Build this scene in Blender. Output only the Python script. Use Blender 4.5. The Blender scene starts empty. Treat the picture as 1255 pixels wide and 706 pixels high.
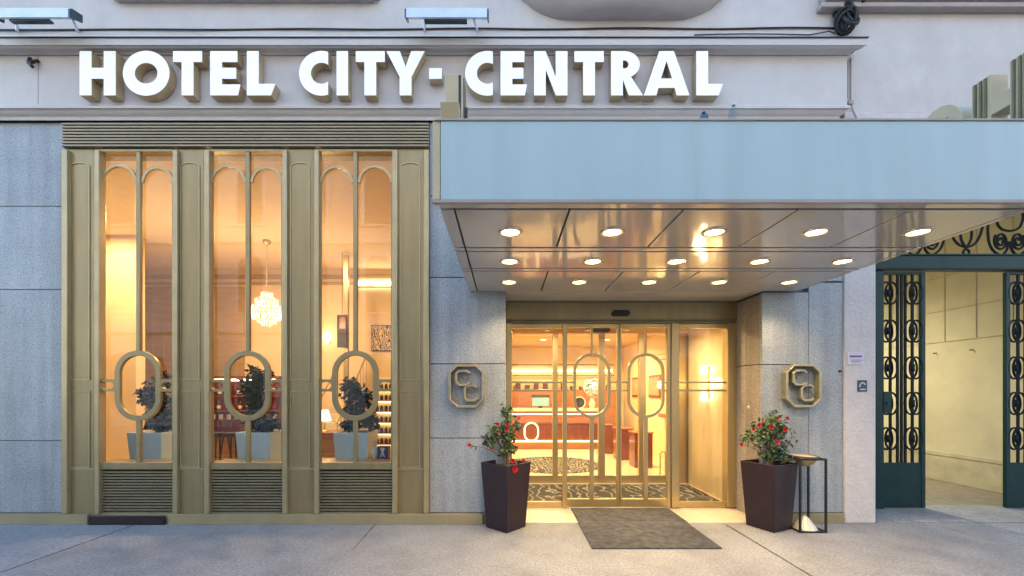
import bpy, bmesh, math, random
from mathutils import Vector, Matrix, geometry
random.seed(11)
R = math.radians
LK = .32      # strength of all warm lamps relative to the dusk sky
S = bpy.context.scene
C = S.collection
# ---- the camera's own measures: distance to the facade plane, focal length in photo pixels, eye height
D, F, CX, CY, EYE = 5.1, 510.0, 620.0, 481.0, 1.6
def X(px, y=0.0): return (px - CX) * (D + y) / F
def Z(py, y=0.0): return EYE + (CY - py) * (D + y) / F

# =====================================================================  materials
def mat(name, col, rough=0.5, metal=0.0, var=0.12, scale=6.0, bump=0.0, bscale=40.0, spec=0.5, emis=None, estr=0.0,
        coat=0.0, stretch=None, grime=0.0, spots=0.0):
    m = bpy.data.materials.new(name); m.use_nodes = True
    nt = m.node_tree; N = nt.nodes; L = nt.links
    b = N['Principled BSDF']
    b.inputs['Roughness'].default_value = rough
    b.inputs['Metallic'].default_value = metal
    b.inputs['Specular IOR Level'].default_value = spec
    b.inputs['Coat Weight'].default_value = coat
    b.inputs['Coat Roughness'].default_value = 0.08
    tc = N.new('ShaderNodeTexCoord')
    src = tc.outputs['Object']
    if stretch:
        mp = N.new('ShaderNodeMapping'); mp.inputs['Scale'].default_value = stretch
        L.new(src, mp.inputs['Vector']); src = mp.outputs['Vector']
    n = N.new('ShaderNodeTexNoise'); n.inputs['Scale'].default_value = scale; n.inputs['Detail'].default_value = 6
    L.new(src, n.inputs['Vector'])
    r = N.new('ShaderNodeValToRGB')
    r.color_ramp.elements[0].position = 0.3; r.color_ramp.elements[1].position = 0.7
    lo = [max(0, c * (1 - var)) for c in col]; hi = [min(1, c * (1 + var)) for c in col]
    r.color_ramp.elements[0].color = (*lo, 1); r.color_ramp.elements[1].color = (*hi, 1)
    L.new(n.outputs['Fac'], r.inputs['Fac'])
    out = r.outputs['Color']
    if spots:
        vo = N.new('ShaderNodeTexVoronoi'); vo.inputs['Scale'].default_value = 4.5; L.new(tc.outputs['Object'], vo.inputs['Vector'])
        sm = N.new('ShaderNodeMapRange'); sm.inputs['From Min'].default_value = .055; sm.inputs['From Max'].default_value = .085
        sm.inputs['To Min'].default_value = spots; sm.inputs['To Max'].default_value = 0
        L.new(vo.outputs['Distance'], sm.inputs['Value'])
        sx = N.new('ShaderNodeMix'); sx.data_type = 'RGBA'; sx.inputs['B'].default_value = (col[0]*.5, col[1]*.5, col[2]*.5, 1)
        L.new(sm.outputs['Result'], sx.inputs['Factor']); L.new(out, sx.inputs['A']); out = sx.outputs['Result']
    if grime:
        g = N.new('ShaderNodeTexNoise'); g.inputs['Scale'].default_value = 1.3; g.inputs['Detail'].default_value = 8
        g.inputs['Roughness'].default_value = 0.7
        L.new(tc.outputs['Object'], g.inputs['Vector'])
        gr = N.new('ShaderNodeMapRange'); gr.inputs['From Min'].default_value = 0.42; gr.inputs['From Max'].default_value = 0.72
        gr.inputs['To Max'].default_value = grime
        L.new(g.outputs['Fac'], gr.inputs['Value'])
        mx = N.new('ShaderNodeMix'); mx.data_type = 'RGBA'
        L.new(gr.outputs['Result'], mx.inputs['Factor']); L.new(out, mx.inputs['A'])
        mx.inputs['B'].default_value = (col[0] * .45, col[1] * .43, col[2] * .42, 1)
        out = mx.outputs['Result']
    L.new(out, b.inputs['Base Color'])
    rr = N.new('ShaderNodeMapRange'); dr = .06 if metal < .5 else .012; rr.inputs['To Min'].default_value = max(0, rough - dr); rr.inputs['To Max'].default_value = min(1, rough + dr)
    L.new(n.outputs['Fac'], rr.inputs['Value']); L.new(rr.outputs['Result'], b.inputs['Roughness'])
    if bump:
        bn = N.new('ShaderNodeTexNoise'); bn.inputs['Scale'].default_value = bscale; bn.inputs['Detail'].default_value = 5
        L.new(src, bn.inputs['Vector'])
        bp = N.new('ShaderNodeBump'); bp.inputs['Strength'].default_value = bump; bp.inputs['Distance'].default_value = 0.02
        L.new(bn.outputs['Fac'], bp.inputs['Height']); L.new(bp.outputs['Normal'], b.inputs['Normal'])
    if emis:
        b.inputs['Emission Color'].default_value = (*emis, 1); b.inputs['Emission Strength'].default_value = estr
    return m

def granite(name, base, dark, light):
    m = bpy.data.materials.new(name); m.use_nodes = True
    nt = m.node_tree; N = nt.nodes; L = nt.links; b = N['Principled BSDF']
    b.inputs['Roughness'].default_value = 0.42
    tc = N.new('ShaderNodeTexCoord')
    n1 = N.new('ShaderNodeTexNoise'); n1.inputs['Scale'].default_value = 88; n1.inputs['Detail'].default_value = 3
    n2 = N.new('ShaderNodeTexVoronoi'); n2.inputs['Scale'].default_value = 125
    n3 = N.new('ShaderNodeTexNoise'); n3.inputs['Scale'].default_value = 2.2; n3.inputs['Detail'].default_value = 4
    for n in (n1, n2, n3): L.new(tc.outputs['Object'], n.inputs['Vector'])
    r = N.new('ShaderNodeValToRGB')
    e = r.color_ramp.elements
    e[0].position = .36; e[0].color = (*dark, 1); e[1].position = .62; e[1].color = (*light, 1)
    k = e.new(.49); k.color = (*base, 1)
    L.new(n1.outputs['Fac'], r.inputs['Fac'])
    sp = N.new('ShaderNodeSeparateColor'); L.new(n2.outputs['Color'], sp.inputs['Color'])
    th = N.new('ShaderNodeMapRange'); th.inputs['From Min'].default_value = .8; th.inputs['From Max'].default_value = .84
    th.inputs['To Max'].default_value = .55
    L.new(sp.outputs['Red'], th.inputs['Value'])
    mx = N.new('ShaderNodeMix'); mx.data_type = 'RGBA'
    L.new(th.outputs['Result'], mx.inputs['Factor']); L.new(r.outputs['Color'], mx.inputs['A'])
    mx.inputs['B'].default_value = (dark[0] * .6, dark[1] * .6, dark[2] * .6, 1)
    mu = N.new('ShaderNodeMix'); mu.data_type = 'RGBA'; mu.blend_type = 'MULTIPLY'; mu.inputs['Factor'].default_value = 1
    rr = N.new('ShaderNodeMapRange'); rr.inputs['To Min'].default_value = .72; rr.inputs['To Max'].default_value = 1.24
    oi = N.new('ShaderNodeObjectInfo'); ad = N.new('ShaderNodeMath'); ad.operation = 'MULTIPLY_ADD'; ad.inputs[1].default_value = .34
    L.new(oi.outputs['Random'], ad.inputs[0]); L.new(n3.outputs['Fac'], ad.inputs[2])
    rr.inputs['From Min'].default_value = .15; rr.inputs['From Max'].default_value = 1.15
    L.new(ad.outputs[0], rr.inputs['Value'])
    L.new(mx.outputs['Result'], mu.inputs['A']); L.new(rr.outputs['Result'], mu.inputs['B'])
    mp = N.new('ShaderNodeMapping'); mp.inputs['Scale'].default_value = (7, 7, .45); L.new(tc.outputs['Object'], mp.inputs['Vector'])
    n4 = N.new('ShaderNodeTexNoise'); n4.inputs['Scale'].default_value = 1.0; n4.inputs['Detail'].default_value = 5; L.new(mp.outputs['Vector'], n4.inputs['Vector'])
    r4 = N.new('ShaderNodeMapRange'); r4.inputs['From Min'].default_value = .35; r4.inputs['From Max'].default_value = .65; r4.inputs['To Min'].default_value = .84; r4.inputs['To Max'].default_value = 1.06
    L.new(n4.outputs['Fac'], r4.inputs['Value'])
    m4 = N.new('ShaderNodeMix'); m4.data_type = 'RGBA'; m4.blend_type = 'MULTIPLY'; m4.inputs['Factor'].default_value = 1
    L.new(mu.outputs['Result'], m4.inputs['A']); L.new(r4.outputs['Result'], m4.inputs['B']); L.new(m4.outputs['Result'], b.inputs['Base Color'])
    return m

def glass(name, ior=1.55, tint=(0.97, 0.98, 0.97), rough=0.0):
    m = bpy.data.materials.new(name); m.use_nodes = True
    nt = m.node_tree; N = nt.nodes; L = nt.links
    N.remove(N['Principled BSDF']); o = N['Material Output']
    t = N.new('ShaderNodeBsdfTransparent'); t.inputs['Color'].default_value = (*tint, 1)
    g = N.new('ShaderNodeBsdfGlossy'); g.inputs['Roughness'].default_value = rough
    f = N.new('ShaderNodeFresnel'); f.inputs['IOR'].default_value = ior
    tc = N.new('ShaderNodeTexCoord'); n = N.new('ShaderNodeTexNoise'); n.inputs['Scale'].default_value = 1.6
    L.new(tc.outputs['Object'], n.inputs['Vector'])
    bp = N.new('ShaderNodeBump'); bp.inputs['Strength'].default_value = .06; bp.inputs['Distance'].default_value = .02
    L.new(n.outputs['Fac'], bp.inputs['Height']); L.new(bp.outputs['Normal'], g.inputs['Normal'])
    ge = N.new('ShaderNodeNewGeometry'); iv = N.new('ShaderNodeMath'); iv.operation = 'SUBTRACT'; iv.inputs[0].default_value = 1
    L.new(ge.outputs['Backfacing'], iv.inputs[1])
    fm = N.new('ShaderNodeMath'); fm.operation = 'MULTIPLY'; L.new(f.outputs['Fac'], fm.inputs[0]); L.new(iv.outputs[0], fm.inputs[1])
    mx = N.new('ShaderNodeMixShader')
    L.new(fm.outputs[0], mx.inputs['Fac']); L.new(t.outputs[0], mx.inputs[1]); L.new(g.outputs[0], mx.inputs[2])
    L.new(mx.outputs[0], o.inputs['Surface'])
    return m

def glow(name, col, strength):
    m = mat(name, (.8, .75, .65), .5, emis=col, estr=strength * LK, var=.02)
    return m

def swirl(name, dark, light, scale, pos=.56, rough=.6):
    m = bpy.data.materials.new(name); m.use_nodes = True
    nt = m.node_tree; N = nt.nodes; L = nt.links; b = N['Principled BSDF']; b.inputs['Roughness'].default_value = rough
    tc = N.new('ShaderNodeTexCoord'); w = N.new('ShaderNodeTexWave'); w.inputs['Scale'].default_value = scale
    w.inputs['Distortion'].default_value = 14; w.inputs['Detail'].default_value = 3; w.inputs['Detail Scale'].default_value = 1.4
    L.new(tc.outputs['Object'], w.inputs['Vector'])
    r = N.new('ShaderNodeValToRGB'); e = r.color_ramp.elements
    e[0].position = pos; e[0].color = (*dark, 1); e[1].position = min(1, pos + .3); e[1].color = (*light, 1)
    L.new(w.outputs['Fac'], r.inputs['Fac']); L.new(r.outputs['Color'], b.inputs['Base Color'])
    return m

M = {}
M['plaster'] = mat('plaster', (.60, .555, .515), .85, var=.06, scale=3, bump=.25, bscale=70, grime=.22)
M['plaster_rough'] = mat('rough_plaster', (.62, .57, .545), .9, var=.06, scale=5, bump=.6, bscale=28, grime=.12)
M['band'] = mat('painted_band', (.60, .555, .52), .7, var=.04, scale=3, bump=.08, bscale=60, grime=.18)
M['sill'] = mat('stone_sill', (.42, .37, .345), .8, var=.06, scale=5, grime=.2)
M['granite'] = granite('grey_granite', (.325, .358, .382), (.235, .26, .28), (.42, .455, .48))
M['reveal'] = granite('brown_polished_granite', (.34, .27, .21), (.24, .19, .15), (.44, .36, .28))
M['granite_joint'] = mat('stone_joint', (.12, .12, .12), .9)
M['bronze'] = mat('bronze_paint', (.315, .252, .130), .34, .52, var=.08, scale=4, stretch=(3, 3, .4), bump=.03, bscale=120, grime=.12)
M['bronze_light'] = mat('bronze_edge', (.43, .35, .20), .32, .52, var=.08, scale=5)
M['bronze_dark'] = mat('bronze_louvre', (.21, .18, .11), .42, .35, var=.1, scale=6)
M['bronze_head'] = mat('bronze_head_louvre', (.33, .265, .165), .42, .3, var=.08, scale=6)
M['brass'] = mat('brass', (.50, .385, .19), .30, .75, var=.04, scale=5, stretch=(4, 4, .3))
M['pale_brass'] = mat('pale_brass', (.70, .62, .42), .35, .4, var=.06, scale=7)
M['gold_side'] = mat('gold_return', (.56, .43, .26), .40, .38, var=.12, scale=9)
M['gold_emblem'] = mat('gold_emblem', (.40, .345, .21), .34, .55, var=.15, scale=14, grime=.2)
M['plinth'] = mat('plinth_paint', (.30, .25, .135), .6, .05, var=.1, scale=5, grime=.35)
M['white_face'] = mat('backlit_white_acrylic', (.85, .85, .84), .4, var=.015, emis=(1, .98, .96), estr=.035)
M['fascia'] = mat('pale_blue_fascia', (.385, .545, .60), .30, .0, var=.045, scale=2.2, stretch=(3, 1, .22), spec=.5, grime=.05)
M['fascia_trim'] = mat('cream_trim', (.52, .44, .28), .5, var=.05)
M['soffit'] = mat('satin_soffit', (.58, .565, .555), .09, .14, var=.03, scale=2.5, bump=.035, bscale=2.2, spec=.8)
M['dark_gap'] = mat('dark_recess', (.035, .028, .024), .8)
M['lamp'] = glow('warm_lamp', (1, .78, .46), 8)
M['lamp_trim'] = mat('lamp_trim', (.62, .55, .42), .25, .7)
M['stone_step'] = mat('beige_stone', (.58, .49, .36), .5, var=.1, scale=14, bump=.05, bscale=60, grime=.2)
M['paving'] = mat('worn_asphalt_concrete', (.272, .274, .272), .85, var=.30, scale=42, bump=.6, bscale=70, grime=.6, spots=.45)
M['paving_b'] = mat('worn_asphalt_darker', (.27, .275, .285), .85, var=.2, scale=24, bump=.5, bscale=60, grime=.35)
M['joint'] = mat('joint_dirt', (.05, .047, .045), .95)
M['asphalt'] = mat('asphalt', (.06, .06, .062), .9, var=.2, scale=40, bump=.5, bscale=90)
M['kerb'] = mat('kerb_stone', (.33, .33, .33), .8, var=.15, scale=20, bump=.2)
M['mat'] = mat('ribbed_door_mat', (.110, .107, .107), .95, var=.40, scale=13, bump=.9, bscale=160, grime=.35)
M['planter'] = mat('dark_aubergine_planter', (.024, .012, .016), .5, spec=.3, var=.12, scale=6, bump=.04, bscale=60, grime=.2)
M['soil'] = mat('soil', (.05, .035, .025), .95, var=.4, scale=40, bump=.8, bscale=60)
M['leaf'] = mat('leaf', (.060, .105, .032), .45, var=.6, scale=22, spec=.5)
M['leaf_dark'] = mat('leaf_dark', (.014, .034, .018), .55, var=.5, scale=18)
M['stem'] = mat('stem', (.14, .10, .055), .8)
M['petal'] = mat('petal', (.52, .022, .035), .55, var=.3, scale=30)
M['petal_pink'] = mat('petal_pink', (.60, .16, .19), .55, var=.3, scale=30)
M['black_metal'] = mat('black_metal', (.018, .018, .019), .45, .2, var=.2)
M['black_rubber'] = mat('black_rubber', (.014, .014, .016), .6, var=.2)
M['gate'] = mat('dark_teal_gate', (.004, .031, .031), .45, .0, spec=.25, var=.2, scale=7, grime=.2)
M['gate_black'] = mat('gate_wrought_iron', (.006, .012, .013), .65, .0, var=.2, spec=.2)
M['passage_wall'] = mat('cream_passage_wall', (.60, .555, .41), .85, var=.06, scale=2, bump=.15, bscale=30, grime=.22)
M['passage_dado'] = mat('passage_dado', (.52, .485, .36), .85, var=.12, scale=4, bump=.3, bscale=24, grime=.45)
M['passage_floor'] = mat('passage_floor', (.24, .21, .16), .8, var=.2, scale=9, bump=.2, grime=.3)
M['steel'] = mat('pale_steel', (.62, .66, .68), .4, .3, var=.06)
M['floodlight_dark'] = mat('floodlight_glass', (.03, .06, .075), .2, .1)
M['window_glass'] = glass('window_glass', 1.72)
M['door_glass'] = glass('door_glass', 1.7)
M['plaque'] = mat('pale_plaque', (.62, .58, .66), .4, var=.03)
M['plaque_ink'] = mat('purple_ink', (.16, .08, .22), .5)
M['sticker'] = mat('dark_blue_sticker', (.03, .045, .075), .35, var=.2)
M['sticker_ink'] = mat('pale_sticker_ink', (.42, .52, .58), .4)
M['blue_plastic'] = glass('blue_plastic', 1.4, (.35, .62, .85), .1)
M['clear_plastic'] = glass('clear_plastic', 1.45, (.80, .88, .92), .1)
# interior
M['in_wall'] = mat('warm_interior_wall', (.68, .52, .32), .8, var=.05, scale=2)
M['in_wall_lobby'] = mat('lobby_wall', (.78, .62, .34), .7, var=.05, scale=2)
M['in_ceiling'] = mat('interior_ceiling', (.76, .60, .40), .8, var=.04)
M['in_ceiling_lobby'] = mat('lobby_ceiling', (.62, .40, .14), .6, var=.05)
M['in_floor'] = mat('interior_stone_floor', (.66, .55, .38), .25, var=.07, scale=5)
M['marble'] = mat('vestibule_marble', (.60, .46, .29), .22, var=.16, scale=2.5, stretch=(1, 1, .35))
M['in_panel'] = mat('brown_wall_panel', (.38, .25, .14), .6, var=.12, scale=3, stretch=(1, 1, 6))
M['wood'] = mat('orange_wood', (.36, .13, .042), .3, var=.22, scale=4, stretch=(.4, 1, 7), coat=.3)
M['wood_dark'] = mat('red_brown_wood', (.20, .055, .022), .35, var=.25, scale=4, stretch=(3, 3, .5), coat=.3)
M['wood_bar'] = mat('bar_wood', (.30, .15, .07), .4, var=.2, scale=4, stretch=(.4, 1, 6))
M['dark_top'] = mat('dark_counter', (.03, .022, .02), .2)
M['red'] = mat('red_panel', (.34, .030, .022), .45, var=.2, scale=5)
M['maroon'] = mat('maroon_panel', (.10, .018, .018), .5, var=.2)
M['white_pot'] = mat('white_glazed_pot', (.56, .74, .80), .35, var=.03)
M['carpet'] = swirl('marbled_carpet', (.030, .024, .022), (.42, .36, .28), 3.2, .72, .9)
M['carpet_mat'] = swirl('entrance_carpet', (.018, .015, .016), (.26, .23, .20), 1.9, .84, .9)
M['art'] = swirl('abstract_pattern', (.62, .44, .22), (.035, .02, .015), 5.0, .38, .5)
M['screen'] = mat('pale_blue_panel', (.20, .40, .48), .3)
M['warm_strip'] = glow('warm_strip', (1, .74, .40), 3.0)
M['warm_bulb'] = glow('warm_bulb', (1, .80, .50), 4)
M['ring_glow'] = glow('ring_glow', (1, .62, .28), 1.6)
M['crystal'] = glow('lit_crystal', (1, .80, .50), .2)
M['crystal_bright'] = glow('bright_crystal', (1, .84, .58), 1.5)
M['tin'] = mat('blue_tin', (.05, .08, .22), .35)
M['cream'] = mat('cream_ceramic', (.70, .60, .42), .4)
M['bottle'] = mat('bottle_glass', (.05, .035, .02), .12, var=.5, scale=3)
M['bottle_red'] = mat('bottle_red', (.35, .05, .03), .15, var=.4, scale=3)
M['tumbler'] = mat('glassware', (.55, .50, .46), .12, var=.2)
M['far_wall'] = mat('opposite_plaster', (.58, .50, .43), .85, var=.1, scale=2, grime=.2)
M['far_glass'] = mat('opposite_window', (.05, .06, .07), .08)

# =====================================================================  mesh building
class MB:
    def __init__(s): s.v = []; s.f = []
    def add(s, vs, fs):
        o = len(s.v); s.v += [tuple(v) for v in vs]; s.f += [tuple(i + o for i in f) for f in fs]; return s
    def box(s, x0, x1, y0, y1, z0, z1):
        x0, x1 = sorted((x0, x1)); y0, y1 = sorted((y0, y1)); z0, z1 = sorted((z0, z1))
        v = [(x0,y0,z0),(x1,y0,z0),(x1,y1,z0),(x0,y1,z0),(x0,y0,z1),(x1,y0,z1),(x1,y1,z1),(x0,y1,z1)]
        return s.add(v, [(0,3,2,1),(4,5,6,7),(0,1,5,4),(1,2,6,5),(2,3,7,6),(3,0,4,7)])
    def obox(s, m, sx, sy, sz):
        v = [m @ Vector((a*sx/2, b*sy/2, c*sz/2)) for c in (-1,1) for a, b in ((-1,-1),(1,-1),(1,1),(-1,1))]
        return s.add(v, [(0,3,2,1),(4,5,6,7),(0,1,5,4),(1,2,6,5),(2,3,7,6),(3,0,4,7)])
    def bar(s, p, q, w, h=None):
        p, q = Vector(p), Vector(q); d = q - p
        m = Matrix.Translation((p + q) / 2) @ d.to_track_quat('Z', 'Y').to_matrix().to_4x4()
        return s.obox(m, w, h or w, d.length)
    def shape(s, loops, a0, a1, axis='y'):
        """outline with holes (in x-z for axis y, y-z for axis x, x-y for axis z) given thickness a0..a1"""
        def P(u, w, a): return (u, a, w) if axis == 'y' else ((a, u, w) if axis == 'x' else (u, w, a))
        tri = geometry.tessellate_polygon([[Vector((u, w, 0)) for u, w in lp] for lp in loops])
        flat = [p for lp in loops for p in lp]; n = len(flat)
        vs = [P(u, w, a0) for u, w in flat] + [P(u, w, a1) for u, w in flat]
        fs = [tuple(t) for t in tri] + [tuple(i + n for i in reversed(t)) for t in tri]
        o = 0
        for lp in loops:
            k = len(lp)
            for i in range(k):
                j = (i + 1) % k
                fs.append((o + i, o + j, n + o + j, n + o + i))
            o += k
        return s.add(vs, fs)
    def tube(s, pts, r, n=8, closed=False, caps=True):
        pts = [Vector(p) for p in pts]; k = len(pts); rs = r if isinstance(r, (list, tuple)) else [r] * k
        o = len(s.v); up = None
        for i, p in enumerate(pts):
            a = pts[(i - 1) % k] if (closed or i > 0) else p
            b = pts[(i + 1) % k] if (closed or i < k - 1) else p
            t = (b - a).normalized() if (b - a).length > 1e-9 else Vector((0, 0, 1))
            if up is None: up = t.orthogonal().normalized()
            up = (up - t * up.dot(t)); up = up.normalized() if up.length > 1e-6 else t.orthogonal().normalized()
            w = t.cross(up)
            for j in range(n):
                g = 2 * math.pi * j / n
                s.v.append(tuple(p + (up * math.cos(g) + w * math.sin(g)) * rs[i]))
        for i in range(k if closed else k - 1):
            a, b = o + i * n, o + ((i + 1) % k) * n
            for j in range(n): s.f.append((a + j, a + (j + 1) % n, b + (j + 1) % n, b + j))
        if caps and not closed:
            s.f.append(tuple(o + j for j in reversed(range(n)))); s.f.append(tuple(o + (k - 1) * n + j for j in range(n)))
        return s
    def lathe(s, prof, c=(0, 0, 0), n=24, a0=0.0, a1=2 * math.pi, sy=1.0):
        full = abs(a1 - a0 - 2 * math.pi) < 1e-6; o = len(s.v); cols = n if full else n + 1
        for r, z in prof:
            for j in range(cols):
                g = a0 + (a1 - a0) * j / n
                s.v.append((c[0] + r * math.cos(g), c[1] + r * math.sin(g) * sy, c[2] + z))
        for i in range(len(prof) - 1):
            for j in range(n):
                a = o + i * cols; b = a + cols; q = (j + 1) % cols
                s.f.append((a + j, a + q, b + q, b + j))
        return s
    def build(s, name, m, parent=None, bevel=0.0, smooth=True, loc=None):
        me = bpy.data.meshes.new(name); me.from_pydata(s.v, [], s.f); me.validate()
        bm = bmesh.new(); bm.from_mesh(me); bmesh.ops.recalc_face_normals(bm, faces=bm.faces); bm.to_mesh(me); bm.free()
        me.materials.append(m)
        if smooth:
            me.polygons.foreach_set('use_smooth', [True] * len(me.polygons)); me.set_sharp_from_angle(angle=R(32))
        o = bpy.data.objects.new(name, me); C.objects.link(o)
        if loc: o.location = loc
        if parent:
            o.parent = parent
            w = parent; t = Vector((0, 0, 0))
            while w is not None:
                if w.get('_world'): t += Vector(w['_world'])
                w = None
            o.matrix_parent_inverse = Matrix.Translation(-t)
        if bevel:
            b = o.modifiers.new('edge', 'BEVEL'); b.width = bevel; b.segments = 2; b.limit_method = 'ANGLE'; b.angle_limit = R(40)
            b.harden_normals = False
        return o

def build_boxes(mb, name, m, parent, bevel=0.0):
    for i in range(0, len(mb.v), 8):
        b = MB(); b.v = mb.v[i:i+8]; b.f = [(0,3,2,1),(4,5,6,7),(0,1,5,4),(1,2,6,5),(2,3,7,6),(3,0,4,7)]; b.build(name, m, parent, bevel)
def tag(o, label, cat, group=None):
    o['label'] = label; o['category'] = cat
    if group: o['group'] = group
    return o
def thing(name, label, cat, loc=(0, 0, 0), group=None, world=True):
    """Empty at a thing's base; with world=True its parts are given in world coordinates"""
    o = bpy.data.objects.new(name, None); o.empty_display_size = .1; C.objects.link(o); o.location = loc
    if world: o['_world'] = tuple(loc)
    return tag(o, label, cat, group)
def struct(o, kind='structure'): o['kind'] = kind; return o
def copy_thing(root, loc, label, rz=None):
    r = root.copy(); C.objects.link(r); r.location = loc; r['label'] = label
    if rz is not None: r.rotation_euler = (0, 0, rz)
    for ch in list(root.children):
        c = ch.copy(); C.objects.link(c); c.parent = r; c.matrix_parent_inverse = ch.matrix_parent_inverse.copy()
        for g in list(ch.children):
            d = g.copy(); C.objects.link(d); d.parent = c; d.matrix_parent_inverse = g.matrix_parent_inverse.copy()
    return r
def rect(x0, x1, z0, z1): return [(x0, z0), (x1, z0), (x1, z1), (x0, z1)]
def arc(cx, cz, rx, rz, a0, a1, n=16):
    return [(cx + rx * math.cos(R(a0 + (a1 - a0) * i / n)), cz + rz * math.sin(R(a0 + (a1 - a0) * i / n))) for i in range(n + 1)]
def ellipse(cx, cz, rx, rz, n=40): return arc(cx, cz, rx, rz, 0, 360, n)[:-1]
def stadium(cx, cz, hw, hh, n=16):
    k = max(hh - hw, 0)
    return arc(cx, cz + k, hw, hw, 0, 180, n) + arc(cx, cz - k, hw, hw, 180, 360, n)
def lamp(name, kind, loc, energy, col, parent=None, size=.3, size_y=None, spot=None, rot=(0, 0, 0), blend=.5):
    l = bpy.data.lights.new(name, kind); l.energy = energy * LK; l.color = col
    if kind == 'AREA':
        l.shape = 'RECTANGLE'; l.size = size; l.size_y = size_y or size
    elif kind in ('POINT', 'SPOT'): l.shadow_soft_size = size
    if kind == 'SPOT': l.spot_size = R(spot or 110); l.spot_blend = blend
    o = bpy.data.objects.new(name, l); C.objects.link(o); o.location = loc; o.rotation_euler = rot
    if parent is not None:
        o.parent = parent
        o.matrix_parent_inverse = Matrix.Translation(-Vector(parent['_world'])) if parent.get('_world') else Matrix()
    return o

# =====================================================================  ground
g = MB()
for (x0, x1) in ((-30, -9.0), (-4.488, 2.66), (2.674, 6.6), (11, 30)):
    g.box(x0 + .006, x1 - .006, -3.4, -.001, -.12, 0)
struct(g.build('pavement', M['paving'], bevel=.004))
g = MB()
for (x0, x1) in ((-9.0, -4.5), (6.612, 11)): g.box(x0 + .006, x1 - .006, -3.4, -.001, -.12, 0)
struct(g.build('pavement', M['paving_b'], bevel=.004))
g = MB(); g.box(-30, 30, -3.42, 12, -.4, -.03)
struct(g.build('ground', M['joint']))
g = MB(); g.box(-30, 30, -3.62, -3.43, -.4, -.004)
struct(g.build('kerb', M['kerb'], bevel=.012))
g = MB(); g.box(-30, 30, -11.0, -3.63, -.4, -.13)
struct(g.build('road', M['asphalt']))
g = MB(); g.box(-30, 30, -14.5, -11.01, -.4, 0)
struct(g.build('far_pavement', M['paving_b']))
# a dark ragged crack in the paving
g = MB(); pts = []
for i in range(15):
    y = -.06 - i * .058
    x = -1.585 + .0022 * i + random.uniform(-.003, .003)
    pts.append((x, y, .007 * (1 - i / 22)))
o = len(g.v)
for i, (x, y, w) in enumerate(pts): g.v += [(x - w, y, .0025), (x + w, y, .0025)]
for i in range(len(pts) - 1): g.f.append((2*i, 2*i+1, 2*i+3, 2*i+2))
struct(g.build('pavement', M['joint']))
g = MB()     # gateway threshold
g.box(4.53, 9.0, .0, .78, -.1, .012)
struct(g.build('pavement', M['paving'], bevel=.006))
g = MB(); g.box(4.53, 9.0, .785, 9, -.1, .004)
struct(g.build('passage_floor', M['passage_floor']))

# =====================================================================  the hotel building
B = thing('hotel_building', 'pale hotel building with granite ground floor, tall bronze windows and glass entrance', 'building', (0, 0, 0))
W0, W1 = X(75, -.055), -.937         # window assembly
TOPZ = 4.93
# granite cladding, split in slabs with open joints
gr = MB(); gap = .005
def slabs(x0, x1, y0, y1, zs):
    for a, b in zip(zs[:-1], zs[1:]): gr.box(x0, x1, y0, y1, a + gap, b - gap)
zs_l = [.125, Z(540), Z(355), Z(253), TOPZ - .02]
slabs(-15, -6.93, 0, .05, zs_l); slabs(-6.92, W0 - .003, 0, .05, zs_l)
slabs(W1 + .004, 0, 0, .05, [.125, Z(537), Z(446), Z(340), Z(240), TOPZ - .02])
gr.box(-.05, -.0005, .0505, .62, 0, 3.2)
slabs(3.14, 3.708, 0, .05, [.125, Z(447), 2.83]); slabs(3.714, 4.13, 0, .05, [.125, 2.95])
rv_ = MB(); main_ = gr; gr = rv_
slabs(3.14, 3.195, .0505, .34, [.0, 1.95, 2.82]); slabs(3.14, 3.195, .345, .66, [.0, 1.95, 2.82])
build_boxes(gr, 'reveal_slab', M['reveal'], B, .003); gr = main_
slabs(3.14, 4.13, 0.001, .05, [2.96, TOPZ])
slabs(0.0, 3.14, 0.001, .05, [2.87, TOPZ])
build_boxes(gr, 'granite_slab', M['granite'], B, .003)
# backing masonry behind the cladding
mb = MB()
mb.box(-15, W0 - .002, .052, .35, 0, TOPZ); mb.box(W1 + .002, -.051, .052, .35, 0, TOPZ)
mb.box(3.197, 4.5, .052, 2.2, 0, TOPZ); mb.box(3.76, 4.5, 2.21, 9, 0, TOPZ); mb.box(-.05, 3.18, .064, .6, 2.88, TOPZ)
mb.box(-15, W0 - .002, .003, .051, .126, TOPZ - .03)
build_boxes(mb, 'masonry', M['granite_joint'], B)
# plaster pier beside the gateway and the wall above
p = MB(); p.box(4.134, 4.52, -.018, .5, 0, TOPZ + .1); p.build('plaster_pier', M['plaster_rough'], B, bevel=.012)
p = MB(); p.box(4.521, 17, .0, .45, 4.55, TOPZ + .1); p.box(9.0, 17, 0, .5, 0, 4.549); p.build('gateway_lintel', M['plaster_rough'], B)
p = MB(); p.box(-15, 17, 0, .45, TOPZ + .101, 9.0); p.build('upper_wall', M['plaster'], B)
p = MB(); p.box(-15, 17, .46, 9, TOPZ + .11, 5.3); p.box(-15, 17, 9.0, 9.2, -.1, 5.3); p.build('slab', M['granite_joint'], B)
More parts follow.
